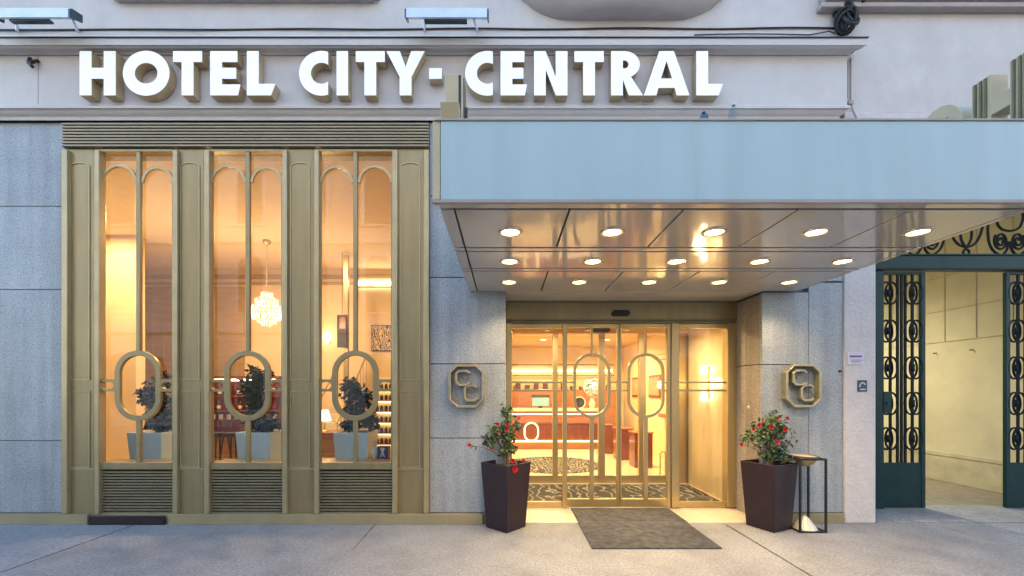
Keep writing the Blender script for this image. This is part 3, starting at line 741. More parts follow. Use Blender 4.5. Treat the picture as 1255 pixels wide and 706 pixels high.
def floodlight(px0, px1, label, feet, cap_right):
    y0, y1 = -.46, -.34; x0, x1 = X(px0, y0), X(px1, y0); zt, zb = Z(8.5, y0), Z(21.5, y0)
    T = thing('floodlight', label, 'floodlight', ((x0 + x1) / 2, 0, zb), 'floodlights above the sign band')
    q = MB(); q.shape([[(y0, zb), (y0, zt - .01), (y0 + .03, zt + .015), (y1, zt + .05), (y1, zb + .085)]], x0, x1, 'x'); q.build('housing', M['steel'], T, bevel=.006)
    for xa, xb in ((x0 - .016, x0 - .0005), (x1 + .0005, x1 + .016)):
        q = MB(); q.shape([[(y0 + .005, zb + .005), (y0 + .005, zt - .015), (y0 + .03, zt + .01), (y1 + .03, zt + .04), (y1 + .03, zb + .07)]], xa, xb, 'x'); q.build('end_cap', M['floodlight_dark'], T)
    q = MB(); q.box(X(px0 + 22, y0), X(px1 - 25, y0), y0 + .02, y0 + .07, zb - .018, zb + .005); q.build('lens', M['floodlight_dark'], T, bevel=.004)
    for f in feet:
        q = MB(); q.bar((X(f[0], y0), y0 + .08, zb + .05), (X(f[1]), -.02, Z(38.5)), .018); q.bar((X(f[1]) - .001, -.012, Z(40)), (X(f[1]), -.012, Z(35)), .05, .02)
        q.build('bracket', M['steel'], T)
floodlight(-14, 83, 'long pale floodlight at the left edge above the sign', ((10, 24), (80, 97)), True)
floodlight(497.5, 597, 'long pale floodlight above the hyphen of the sign', ((519, 521), (580, 585)), False)
q = MB()
pts = [(X(-20 + i * 30), -.012 - .004 * math.sin(i), Z(37.6 + .5 * math.sin(i * .9) - (i * .06))) for i in range(36)]
q.tube(pts, .010, 6)
pts = [(X(850 + i * 20), -.02, Z(44.5 - 1.2 * math.sin(i * .45))) for i in range(8)] + [(X(1014), -.03, Z(41)), (X(1021), -.04, Z(45))]
q.tube(pts, .007, 6)
tag(q.build('wall_cable', M['black_rubber']), 'thin black cables running along the wall above the sign band', 'cable')
T = thing('cable_bundle', 'tangled black coil of cable hanging on the wall above the band end', 'cable bundle', (X(1031), -.1, Z(44)))
q = MB(); rnd = random.Random(5)
for i in range(13):
    c = Vector((X(1031 + rnd.uniform(-4, 4)), -.07 + rnd.uniform(-.05, .05), Z(27 + rnd.uniform(-6, 8))))
    r1, r2 = rnd.uniform(.05, .10), rnd.uniform(.07, .13); ph = rnd.uniform(0, 3.14)
    pts = []
    for k in range(18):
        a = 2 * math.pi * k / 18
        pts.append(c + Vector((r1 * math.cos(a) * math.cos(ph) , .05 * math.sin(a + ph), r2 * math.sin(a))))
    q.tube(pts, rnd.uniform(.012, .02), 6, closed=True)
q.build('coil', M['black_rubber'], T)
q = MB(); q.tube([(X(1036), -.05, Z(22)), (X(1044), -.03, Z(17)), (X(1053), -.17, Z(7)), (X(1064), -.18, Z(-4)), (X(1075), -.1, Z(-20))], .013, 6)
q.tube([(X(1031), -.06, Z(38)), (X(1030), -.06, Z(45))], .03, 6); q.build('lead', M['black_rubber'], T)
q = MB(); q.tube([(X(1042), -.01, Z(72)), (X(1042), -.01, Z(128)), (X(1044), -.02, Z(137)), (X(1049), -.03, Z(150))], .008, 6); q.tube([(X(1038), -.012, Z(75)), (X(1038), -.012, Z(122))], .006, 6)
q.box(X(1038), X(1044), -.03, -.001, Z(129), Z(125))
tag(q.build('conduit', M['sill']), 'thin grey conduit running down the wall at the right end of the sign band', 'conduit')
q = MB(); c = Vector((X(37, -.14), -.14, Z(75, -.14)))
q.bar(c + Vector((-.03, .03, .06)), c + Vector((.0, -.02, -.03)), .025); q.bar(c + Vector((0, -.02, -.03)), c + Vector((.06, -.03, -.09)), .03); q.bar(c + Vector((.06, .03, .03)), c + Vector((.045, -.02, -.03)), .03)
q.bar(c + Vector((0, -.02, -.03)), c + Vector((.045, -.02, -.03)), .018)
tag(q.build('cable_clamp', M['black_metal']), 'small black bracket hanging under the cornice at the far left', 'bracket')

# =====================================================================  mat, planters, shrubs, ashtray
q = MB()
prof_ = [(-.855, .004), (-.16, .005), (-.02, .0185), (.545, .0185)]
for y, z in prof_: q.v += [(.882, y, z), (2.205, y, z), (.882, y, z + .012), (2.205, y, z + .012)]
for i in range(len(prof_) - 1):
    a = 4 * i; b = a + 4
    q.f += [(a+2, a+3, b+3, b+2), (a, b, b+1, a+1), (a, a+2, b+2, b), (a+1, b+1, b+3, a+3)]
q.f += [(0, 1, 3, 2), (4*3, 4*3+2, 4*3+3, 4*3+1)]
T = q.build('door_mat', M['mat'], smooth=False); tag(T, 'worn brown ribbed door mat lying in front of the sliding doors', 'door mat')
r_ = MB()
for i in range(66):
    x = .895 + i * .0199
    r_.box(x, x + .010, -.845, -.17, .0155, .0200); r_.box(x, x + .010, -.01, .535, .0303, .0335)
r_.build('rib', M['mat'], T, smooth=False)

def planter(loc, rz, label, first=None):
    if first: return copy_thing(first, loc, label, rz)
    T = thing('planter', label, 'planter', loc, 'tapered planters either side of the entrance', world=False); T.rotation_euler = (0, 0, rz)
    q = MB(); a, b, h, i = .236, .300, .775, .022     # half diagonals bottom / top
    ring = lambda r, z: [(r * math.sin(k * math.pi / 2), -r * math.cos(k * math.pi / 2), z) for k in range(4)]
    levels = [ring(a, 0), ring(b, h), ring(b - i * 1.3, h), ring(b - i * 1.5, h - .06)]
    for l in levels: q.v += l
    q.f.append((3, 2, 1, 0))
    for l in range(3):
        for k in range(4): q.f.append((4*l + k, 4*l + (k+1) % 4, 4*l + 4 + (k+1) % 4, 4*l + 4 + k))
    q.build('pot', M['planter'], T, bevel=.006)
    q = MB(); v = ring(b - i * 1.55, h - .055); q.add(v + [(0, 0, h - .03)], [(0, 1, 4), (1, 2, 4), (2, 3, 4), (3, 0, 4)]); q.build('soil', M['soil'], T)
    return T
PL1 = planter((X(620, -.15), -.15, 0), R(3), 'dark tapered planter holding the sparse shrub, beside the mat')
PL2 = planter((3.125, -.15, 0), R(-20), 'dark tapered planter holding the bushy shrub, beside the brass ashtray', PL1)

def leaf_geo(mb, p, n, size, rnd, asp=.5):
    """one folded pointed leaf"""
    n = n.normalized(); t = n.orthogonal().normalized(); t = (Matrix.Rotation(rnd.uniform(0, 6.28), 3, n) @ t); w = n.cross(t)
    L_ = size; a = p; tip = p + t * L_ - n * L_ * .18; m1 = p + t * L_ * .45 + w * L_ * asp * .5 + n * L_ * .08; m2 = p + t * L_ * .45 - w * L_ * asp * .5 + n * L_ * .08; mid = p + t * L_ * .5 - n * L_ * .02
    mb.add([a, m1, tip, m2, mid], [(0, 1, 4), (1, 2, 4), (0, 4, 3), (4, 2, 3)])
def shrub(loc, label, seed, blobs, n, flowers, size, group, name='flowering_shrub', lm='leaf', cat='shrub', stems=6, trunk_h=.18, pink=()):
    rnd = random.Random(seed)
    T = thing(name, label, cat, loc, group, world=False)
    st_ = MB(); lf = MB()
    tops = []
    for i in range(stems):
        b = blobs[i % len(blobs)]
        e = Vector(b[:3]) + Vector((rnd.uniform(-1, 1), rnd.uniform(-1, 1), rnd.uniform(-.6, .9))) * b[3] * .7
        m_ = Vector((e.x * .35 + rnd.uniform(-.02, .02), e.y * .35, max(trunk_h, e.z * .5)))
        st_.tube([(rnd.uniform(-.025, .025), rnd.uniform(-.025, .025), -.03), m_, e], [.012, .008, .004], 6)
        tops.append((m_, e))
    tot = sum(b[3] ** 2 for b in blobs)
    for b in blobs:
        c = Vector(b[:3])
        k = int(n * b[3] ** 2 / tot)
        cl = [Vector((rnd.gauss(0, 1), rnd.gauss(0, 1), rnd.gauss(0, 1))).normalized() * b[3] * rnd.uniform(.25, 1.0) for _ in range(max(4, k // 11))]
        for _ in range(k):
            q_ = rnd.choice(cl); d = q_ + Vector((rnd.gauss(0, 1), rnd.gauss(0, 1), rnd.gauss(0, 1))) * b[3] * .17
            nn = (d.normalized() * .6 + Vector((rnd.uniform(-1, 1), rnd.uniform(-1, 1), rnd.uniform(-.2, 1.2))))
            leaf_geo(lf, c + d, nn, size * rnd.uniform(.6, 1.25), rnd, rnd.uniform(.45, .65))
    for (x, y, z, r) in flowers:
        st_.tube([(x * .15, y * .15, z * .45), (x * .6, y * .6 , z * .85), (x, y + .012, z - r * .1)], [.006, .004, .003], 5)
        for k in range(3):
            u = rnd.uniform(.55, .95); leaf_geo(lf, Vector((x * u, y * u, z * (.5 + .5 * u))), Vector((rnd.uniform(-1, 1), -1, rnd.uniform(0, 1))), size * .8, rnd)
    st_.build('stem', M['stem'], T); lf.build('foliage', M[lm], T, smooth=False)
    for fi, (x, y, z, r) in enumerate(flowers):
        f = MB()
        for ring_, (cnt, tilt, rr) in enumerate(((7, .35, 1.0), (6, .8, .8), (4, 1.2, .5))):
            for k in range(cnt):
                a = 2 * math.pi * k / cnt + ring_ * .5 + rnd.uniform(-.1, .1)
                d = Vector((math.cos(a), -.15, math.sin(a))).normalized(); up = Vector((0, -1, .25)).normalized()
                t = (d * math.cos(tilt) + up * math.sin(tilt)) * r * rr; w = up.cross(d).normalized() * r * rr * .48
                base = Vector((x, y, z)) + up * r * .12 * ring_
                f.add([base, base + t * .55 + w, base + t * 1.0, base + t * .55 - w, base + t * .5 + up * r * -.06], [(0, 1, 4), (1, 2, 4), (2, 3, 4), (3, 0, 4)])
        f.build('flower', M['petal_pink'] if fi in pink else M['petal'], T, smooth=False)
    return T
GS = 'flowering shrubs in the dark planters'
sc = (D - .15) / F
def sp(px, py, c=620.0, y=-.16, r=.035): return ((px - c) * sc, y + .15 - .0, 1.6 + (CY - py) * sc - .755, r)
fl = [(*[a for a in sp(576, 545, y=-.20)[:3]], .028), (*sp(630, 571, y=-.36)[:3], .050), (*sp(628, 562, y=-.33)[:3], .036), (*sp(622, 520, y=-.27)[:3], .030), (*sp(610, 519, y=-.27)[:3], .026), (*sp(635, 513, y=-.22)[:3], .030),
      (*sp(621, 526, y=-.30)[:3], .030), (*sp(603, 548, y=-.27)[:3], .022), (*sp(612, 530, y=-.27)[:3], .022), (*sp(641, 563, y=-.25)[:3], .024)]
shrub((X(620, -.15), -.15, .755), 'sparse tall green shrub with few red flowers in the planter below the granite emblem', 21,
      [(.0, 0, .17, .10), (-.10, -.02, .36, .14), (.02, -.02, .45, .15), (-.20, 0, .28, .09), (.0, .0, .62, .09), (.07, 0, .27, .08), (.10, .02, .15, .06)], 620, fl, .062, GS, stems=9, pink=(5, 8))
# long thin shoot carrying the outer flower
c2 = 942.5
fl = [(*sp(905, 544, c2, -.22)[:3], .028), (*sp(921, 520, c2, -.30)[:3], .032), (*sp(934, 522, c2, -.32)[:3], .036), (*sp(951, 525, c2, -.32)[:3], .034), (*sp(940, 540, c2, -.34)[:3], .034), (*sp(944, 512, c2, -.28)[:3], .030),
      (*sp(968, 560, c2, -.28)[:3], .030), (*sp(928, 514, c2, -.26)[:3], .026), (*sp(960, 512, c2, -.22)[:3], .024), (*sp(917, 525, c2, -.26)[:3], .026)]
shrub((3.125, -.15, .755), 'bushy green shrub with many red flowers beside the brass ashtray', 44,
      [(.0, 0, .14, .13), (-.09, -.02, .36, .16), (.08, -.02, .40, .16), (.0, -.04, .48, .13), (.20, 0, .26, .10), (-.22, 0, .30, .09), (.02, 0, .58, .07), (.13, 0, .12, .10)], 860, fl, .062, GS, stems=10, pink=(7,))

T = thing('ashtray_stand', 'black square frame ashtray stand with brass bowl beside a dark planter', 'ashtray', (3.5, -.22, 0))
q = MB(); x0, x1, y0, y1, zt, w = 3.352, 3.645, -.36, -.085, .845, .021
for x in (x0, x1):
    for y in (y0, y1): q.box(x - w/2, x + w/2, y - w/2, y + w/2, .0005, zt)
for z in (.011, zt - w/2):
    for y in (y0, y1): q.box(x0 + w/2 + .0005, x1 - w/2 - .0005, y - w/2, y + w/2, z - w/2 + .001, z + w/2 - .001)
    for x in (x0, x1): q.box(x - w/2, x + w/2, y0 + w/2 + .0005, y1 - w/2 - .0005, z - w/2 + .001, z + w/2 - .001)
q.build('frame', M['black_metal'], T, bevel=.002)
q = MB(); cx, cy = (x0 + x1)/2, (y0 + y1)/2
q.lathe([(.001, .735), (.05, .742), (.095, .775), (.128, .825), (.140, .862), (.146, .864), (.134, .858), (.122, .82), (.09, .782), (.001, .765)], (cx, cy, 0), 32); q.build('bowl', M['brass'], T)
q = MB(); q.lathe([(.001, .853), (.125, .853)], (cx, cy, 0), 28); q.build('sand', M['stone_step'], T)
q = MB(); q.lathe([(.122, .003), (.125, .02), (.105, .055), (.07, .10), (.035, .145), (.012, .165), (.001, .168)], (cx - .01, cy - .02, 0), 28); q.build('base_cone', M['pale_brass'], T)

# =====================================================================  gate
GYY = .62
def gx(px): return X(px, GYY)
def gz(py): return Z(py, GYY)
G = thing('iron_gate', 'dark teal wrought iron gate with ring scrolls standing open to a cream passage', 'gate', (gx(1180), GYY, 0))
t = MB(); t.box(4.53, 8.9, GYY - .06, GYY + .06, gz(331), gz(315)); t.box(4.53, 8.9, GYY - .075, GYY + .05, gz(315) + .0005, gz(313)); t.box(4.53, 8.9, GYY - .07, GYY + .05, gz(332.5), gz(331) - .0005)
t.build('transom', M['gate'], G, bevel=.006)
t = MB(); t.box(4.53, gx(1079.5), GYY - .05, GYY + .05, .013, gz(333)); t.box(8.72, 8.9, GYY - .05, GYY + .05, .013, gz(333)); t.build('gate_post', M['gate'], G, bevel=.006)
def gate_leaf(px0, px1, lock):
    s = 5.2
    f = MB(); y0, y1 = GYY - .022, GYY + .022
    f.box(gx(px0), gx(px0 + s), y0, y1, .02, gz(334)); f.box(gx(px1 - s), gx(px1), y0, y1, .02, gz(334))
    f.box(gx(px0 + s) + .0005, gx(px1 - s) - .0005, y0, y1, gz(337), gz(334))
    f.box(gx(px0 + s) + .0005, gx(px1 - s) - .0005, y0 + .004, y1 - .004, .02, gz(567))
    o = f.build('gate_leaf', M['gate'], G, bevel=.004)
    c = (px0 + px1) / 2
    b = MB()
    for p_ in (c - 12.5, c - 3.6, c + 1.2, c + 5.8, c + 14.5): b.box(gx(p_) - .0135, gx(p_) + .0135, GYY - .011, GYY + .011, gz(567), gz(337))
    build_boxes(b, 'bar', M['gate_black'], o)
    for py in (359.5, 406, 451, 494.5, 537.5):
        for cc in (c - 15.2, c + 14.8):
            b = MB()
            for off in (-3.2, 3.2):
                pts = [(gx(cc + off) + .085 * math.cos(2*math.pi*k/26), GYY - .012, gz(py) + .148 * math.sin(2*math.pi*k/26)) for k in range(26)]
                b.tube(pts, .0135, 6, closed=True)
            b.tube([(gx(cc), GYY - .02, gz(py) - .05), (gx(cc), GYY - .02, gz(py) + .05)], [.012, .012], 8)
            b.lathe([(.001, -.055), (.022, -.03), (.028, 0), (.022, .03), (.001, .055)], (gx(cc - 1.5), GYY - .012, gz(py)), 10)
            b.build('ring_scroll', M['gate_black'], o)
    if lock:
        b = MB(); b.box(gx(px0 + 3), gx(px0 + 14), GYY - .05, GYY - .023, gz(506), gz(480)); b.lathe([(.001, -.03), (.02, -.028), (.02, 0)], (gx(px0 + 8), GYY - .05, gz(493)), 10); b.build('lock_box', M['gate'], o, bevel=.004)
gate_leaf(1074.5, 1132.5, True); gate_leaf(1231, 1289, False)
sc_ = MB(); yy = GYY - .0
def P2(px, py): return (gx(px), yy, gz(py))
def curve(pts, r=.015, n=7):
    """Catmull-Rom through pixel points"""
    q_ = [pts[0]] + list(pts) + [pts[-1]]; out = []
    for i in range(1, len(q_) - 2):
        for k in range(6):
            u = k / 6; a, b, c, d = q_[i-1], q_[i], q_[i+1], q_[i+2]
            f = lambda j: .5 * (2*b[j] + (c[j]-a[j])*u + (2*a[j]-5*b[j]+4*c[j]-d[j])*u*u + (3*b[j]-a[j]-3*c[j]+d[j])*u**3)
            out.append(P2(f(0), f(1)))
    out.append(P2(*pts[-1])); sc_.tube(out, r, n)
def fleur(c):
    pts = [(gx(c) + .042 * math.cos(2*math.pi*k/16), yy, gz(309.3) + .042 * math.sin(2*math.pi*k/16)) for k in range(16)]
    sc_.tube(pts, .014, 7, closed=True)
    for s in (-1, 1):
        curve([(c, 304), (c + s*4, 298), (c + s*6.5, 291), (c + s*6.5, 280), (c + s*4, 268), (c, 258)])
        curve([(c + s, 303), (c + s*9, 300), (c + s*15, 293), (c + s*19, 283), (c + s*21, 270), (c + s*14, 258), (c + s*6, 262)])
def scroll(c):
    for s in (-1, 1):
        p_ = []
        for k in range(26):
            a = k / 25 * 4.2 * math.pi; r = 2.0 + 8.2 * (k / 25)
            p_.append((c + s*(10.5 + r * .82 * math.cos(a) * 1), 295 - r * 1.15 * math.sin(a)))
        p_ = p_[:]
        curve(p_)
        curve([(c + s*1.5, 296), (c + s*3, 306), (c + s*10, 312.5), (c + s*19, 308), (c + s*24, 300), (c + s*26, 290), (c + s*26, 275), (c + s*22, 262)])
    curve([(c - 14, 276), (c - 9, 281), (c, 283), (c + 9, 281), (c + 14, 276), (c + 17, 264), (c + 12, 254)]); curve([(c - 14, 276), (c - 17, 264), (c - 12, 254)])
for c in (1184, 1290): fleur(c)
for c in (1131, 1237, 1343): scroll(c)
for s in (gx(1080), gx(1131), gx(1237), gx(1343)): sc_.tube([(s, yy, gz(254)), (s, yy, 4.56)], .012, 6)
sc_.tube([(4.53, yy, gz(254)), (8.9, yy, gz(254))], .014, 6)
sc_.build('lunette_scroll', M['gate_black'], G)

# =====================================================================  lounge behind the tall windows
GP = 'white pots with plants behind the windows'
def white_pot(x, y, label, first=None):
    if first: return copy_thing(first, (x, y, .10), label)
    T = thing('white_pot', label, 'plant pot', (x, y, .10), GP, world=False)
    q = MB(); a, b, h = .17, .235, .96
    for hw, z in ((a, 0), (b, h), (b - .02, h), (b - .03, h - .05)): q.v += [(-hw, -hw, z), (hw, -hw, z), (hw, hw, z), (-hw, hw, z)]
    q.f.append((3, 2, 1, 0))
    for l in range(3):
        for k in range(4): q.f.append((4*l+k, 4*l+(k+1) % 4, 4*l+4+(k+1) % 4, 4*l+4+k))
    q.build('body', M['white_pot'], T, bevel=.008)
    q = MB(); q.box(-.2, .2, -.2, .2, h - .07, h - .045); q.build('soil', M['soil'], T)
    return T
PY = .72
spots = ((X(194, PY), 'left'), (X(322, PY), 'middle'), (X(437, PY), 'right'))
wp = None
for i, (x, w) in enumerate(spots):
    lab = 'white pot behind the %s tall window' % w
    if wp is None: wp = white_pot(x, PY, lab)
    else: white_pot(x, PY, lab, wp)
shrub((spots[0][0], PY, 1.03), 'dark leafy plant behind the left tall window', 5, [(0.016, 0.000, 0.301, 0.176), (0.000, 0.000, 0.559, 0.200), (0.096, 0.000, 0.731, 0.136), (0.120, 0.000, 0.129, 0.112), (-0.040, 0.000, 0.129, 0.112)], 900, [], .095, GP, 'indoor_plant', 'leaf_dark', 'plant')
shrub((spots[1][0], PY, 1.03), 'tall dark leafy plant behind the middle tall window', 6, [(-0.064, 0.000, 0.258, 0.160), (-0.120, 0.000, 0.533, 0.192), (-0.080, 0.000, 0.757, 0.160), (0.120, 0.000, 0.129, 0.128), (0.000, 0.000, 0.086, 0.112)], 950, [], .095, GP, 'indoor_plant', 'leaf_dark', 'plant')
shrub((spots[2][0], PY, 1.03), 'spreading dark leafy plant behind the right tall window', 8, [(-0.064, 0.000, 0.301, 0.192), (-0.064, 0.000, 0.619, 0.192), (0.096, 0.000, 0.473, 0.144), (0.160, 0.000, 0.172, 0.128), (-0.080, 0.000, 0.103, 0.112)], 950, [], .095, GP, 'indoor_plant', 'leaf_dark', 'plant')
# bar
BY = 2.9
T = thing('bar_counter', 'wooden bar counter with dark top behind the middle window', 'bar counter', (X(300, BY), BY, .1))
q = MB(); q.box(X(250, BY), X(352, BY), BY, BY + .5, .16, 1.0); q.build('front_panel', M['wood_bar'], T, bevel=.01)
q = MB(); q.box(X(248, BY), X(354, BY), BY - .08, BY + .55, 1.001, 1.06); q.build('countertop', M['dark_top'], T, bevel=.008)
q = MB(); q.box(X(250, BY), X(352, BY), BY + .04, BY + .5, .1, .159); q.build('toe_kick', M['dark_gap'], T)
q = MB(); q.tube([(X(250, BY), BY - .1, .30), (X(352, BY), BY - .1, .30)], .022); q.build('foot_rail', M['brass'], T)
SY = 4.7
T = thing('bottle_shelving', 'dark red bottle shelving behind the bar counter', 'shelving', (X(300, SY), SY, .1))
q = MB(); q.box(X(258, SY), X(342, SY), SY, SY + .4, .1, Z(461, SY)); q.build('cabinet', M['maroon'], T)
q = MB(); q.box(X(262, SY), X(338, SY), SY - .02, SY - .001, Z(500, SY), Z(486, SY)); q.build('back_panel', M['red'], T)
q = MB()
for py in (485, 503): q.box(X(258, SY), X(342, SY), SY - .22, SY - .0205, Z(py, SY) - .02, Z(py, SY))
q.build('shelf', M['wood_dark'], T)
q = MB(); q.box(X(262, SY), X(338, SY), SY - .05, SY - .0205, Z(467, SY), Z(464.5, SY)); q.build('light_strip', M['warm_strip'], T)
rnd = random.Random(3); bt = None
for i in range(14):
    row = i // 7; px = 262 + (i % 7) * 11.5 + rnd.uniform(-2, 2); py = (485, 503)[row]
    loc = (X(px, SY), SY - .12, Z(py, SY) + .001)
    lab = 'dark bottle standing on the red shelves behind the bar'
    if bt is None:
        bt = thing('bottle', lab, 'bottle', loc, 'bottles on the back bar', world=False)
        q = MB(); q.lathe([(.001, 0), (.038, .002), (.04, .16), (.03, .2), (.014, .24), (.013, .29), (.001, .291)], n=14); q.build('body', M['bottle'], bt)
        q = MB(); q.lathe([(.0405, .05), (.0405, .12)], n=14); q.build('paper_label', M['cream'], bt)
    else: copy_thing(bt, loc, lab)
gl = None
for i in range(9):
    loc = (X(258 + i * 9.5, BY), BY + .08, 1.061); lab = 'small drinking glass on the bar counter'
    if gl is None:
        q = MB(); q.lathe([(.001, .006), (.03, 0), (.036, .11), (.033, .11), (.028, .01)], n=14); gl = q.build('tumbler', M['tumbler'], loc=loc); tag(gl, lab, 'glass', 'glasses on the bar counter')
    else:
        c = gl.copy(); C.objects.link(c); c.location = loc
# bar stools
def stool(loc, label, first=None):
    if first: return copy_thing(first, loc, label)
    T = thing('bar_stool', label, 'bar stool', loc, 'stools at the bar', world=False)
    q = MB(); q.lathe([(.001, .70), (.16, .70), (.18, .73), (.17, .77), (.001, .775)], n=20); q.build('seat', M['dark_gap'], T)
    q = MB(); q.shape([arc(0, 0, .18, .18, 200, 340, 12) + arc(0, 0, .155, .155, 340, 200, 12)], .80, 1.02, 'z'); q.build('backrest', M['maroon'], T)
    for sx in (-1, 1):
        for sy in (-1, 1): q = MB(); q.tube([(sx*.17, sy*.17, 0), (sx*.11, sy*.11, .70)], .013, 6); q.build('leg', M['black_metal'], T)
    q = MB(); q.tube([(.15*math.cos(k*math.pi/10), .15*math.sin(k*math.pi/10), .28) for k in range(20)], .009, 6, closed=True); q.build('foot_ring', M['brass'], T)
    return T
st0 = stool((X(267, 2.45), 2.45, .1), 'dark bar stool at the counter, nearest the window frame on its left')
stool((X(286, 2.45), 2.45, .1), 'dark bar stool at the middle of the counter', st0)
stool((X(341, 2.45), 2.45, .1), 'dark bar stool at the counter beyond the white pot', st0)
T = thing('display_shelf', 'lit yellow display shelf at the back behind the lower right window', 'shelving', (X(470, 4.8), 4.8, .1))
q = MB(); q.box(X(458, 4.8), X(484, 4.8), 5.05, 5.09, .1, Z(462, 4.8)); q.build('back_panel', M['in_wall_lobby'], T)
q = MB()
for k in range(6): q.box(X(458, 4.8), X(484, 4.8), 4.8, 5.049, .35 + k*.26, .375 + k*.26)
q.build('shelf', M['wood_dark'], T)
q = MB()
for k in range(6): q.box(X(459, 4.8), X(483, 4.8), 4.98, 5.02, .325 + k*.26, .3495 + k*.26)
q.build('light_strip', M['warm_strip'], T)
q = MB()
for k in range(6):
    for j in range(4): q.lathe([(.001, 0), (.035, .002), (.04, .08), (.02, .13), (.001, .135)], (X(461 + j*5.5, 4.8), 4.88, .376 + k*.26), 10)
q.build('ornament', M['bottle'], T)
T = thing('low_cabinet', 'low orange wood cabinet on dark base behind the right window', 'cabinet', (X(402, 2.2), 2.2, .1))
q = MB(); q.box(X(386, 2.2), X(416, 2.2), 2.2, 2.7, .22, .86); q.build('body', M['wood_bar'], T, bevel=.01)
q = MB(); q.box(X(387, 2.2), X(415, 2.2), 2.24, 2.68, .1, .219); q.build('plinth', M['dark_gap'], T)
q = MB(); q.box(X(385, 2.2), X(417, 2.2), 2.18, 2.72, .8605, .89); q.build('top', M['wood_dark'], T)
T = thing('table_lamp', 'small glowing table lamp on the low wood cabinet behind the right window', 'table lamp', (X(398, 2.4), 2.4, .89))
q = MB(); q.lathe([(.001, .891), (.07, .893), (.06, .91), (.015, .93), (.012, 1.10)], (X(398, 2.4), 2.4, 0), 16); q.build('stand', M['brass'], T)
q = MB(); q.lathe([(.06, 1.28), (.11, 1.09)], (X(398, 2.4), 2.4, 0), 20); q.build('lamp_shade', M['warm_strip'], T)
T = thing('wall_lamp', 'glowing wall lamp beside the staircase behind the right window', 'wall lamp', (X(401, 5.1), 5.19, Z(414, 5.1)))
q = MB(); q.lathe([(.03, -.14), (.09, .0), (.06, .12)], (X(401, 5.1), 5.08, Z(414, 5.1)), 16); q.build('lamp_shade', M['warm_bulb'], T)
q = MB(); q.box(X(401, 5.1) - .04, X(401, 5.1) + .04, 5.17, 5.199, Z(414, 5.1) - .12, Z(414, 5.1) + .06); q.bar((X(401, 5.1), 5.17, Z(414, 5.1)), (X(401, 5.1), 5.08, Z(414, 5.1) - .1), .015); q.build('bracket', M['brass'], T)
# chandelier
CHY = 3.27; cx = X(327, CHY); cz = Z(381, CHY)
T = thing('chandelier', 'glowing tiered crystal chandelier hanging in the lounge behind the middle window', 'chandelier', (cx, CHY, 4.66))
q = MB(); q.lathe([(.001, 4.655), (.075, 4.65), (.07, 4.60), (.02, 4.56), (.008, 4.54), (.008, cz + .36)], (cx, CHY, 0), 16); q.build('rod', M['brass'], T)
q = MB(); q2 = MB(); rnd = random.Random(2)
for z, r, nn in ((.33, .10, 16), (.28, .10, 14), (.20, .20, 30), (.14, .20, 28), (.06, .30, 44), (.0, .30, 42), (-.08, .26, 38), (-.14, .26, 36), (-.21, .17, 24), (-.27, .09, 12)):
    for k in range(nn):
        a = 2*math.pi*k/nn + rnd.uniform(-.05, .05); x, y = cx + r*math.cos(a), CHY + r*math.sin(a)
        h_ = .032 + rnd.uniform(0, .022); w_ = .011
        zz = cz + z + rnd.uniform(-.012, .012)
        (q2 if rnd.random() < .3 else q).add([(x, y, zz + h_), (x - w_, y, zz), (x, y - w_, zz), (x + w_, y, zz), (x, y + w_, zz), (x, y, zz - h_)], [(0,1,2),(0,2,3),(0,3,4),(0,4,1),(5,2,1),(5,3,2),(5,4,3),(5,1,4)])
q.build('crystal', M['crystal'], T, smooth=False); q2.build('bright_crystal', M['crystal_bright'], T, smooth=False)
q = MB()
for z, r in ((.36, .10), (.23, .20), (.09, .30), (-.05, .26), (-.18, .17)): q.tube([(cx + r*math.cos(k*math.pi/12), CHY + r*math.sin(k*math.pi/12), cz + z) for k in range(24)], .008, 5, closed=True)
q.tube([(cx, CHY, cz + .36), (cx, CHY, cz - .3)], .01, 6)
q.build('frame', M['brass'], T)
lamp('chandelier_light', 'POINT', (cx, CHY, cz + .02), 10, (1, .62, .30), T, .12)
# ceiling lights added to light the lounge, kept out of sight behind the pilasters
cl = None
for (x, y, w) in ((X(98, 2.2), 2.2, 'left'), (X(233, 2.2), 2.2, 'middle'), (X(369, 2.6), 2.6, 'right')):
    T = thing('added_ceiling_light', 'added unseen square ceiling light in the lounge near the %s window' % w, 'ceiling light', (x, y, 4.655), 'added lounge ceiling lights')
    q = MB(); q.box(x - .18, x + .18, y - .18, y + .18, 4.625, 4.655); q.build('frame', M['brass'], T)
    q = MB(); q.box(x - .16, x + .16, y - .16, y + .16, 4.615, 4.6245); q.build('diffuser', M['warm_strip'], T)
    lamp('added_lounge_light', 'AREA', (x, y, 4.60), 42, (1, .66, .33), T, .34)
    lamp('lounge_fill_light', 'POINT', (x, y + (.5 if x > -6 else -1.4), 3.0), 28 if x > -6 else 17, (1, .66, .35), T, .3)  # bare fill point without any fitting, added to brighten the ceiling
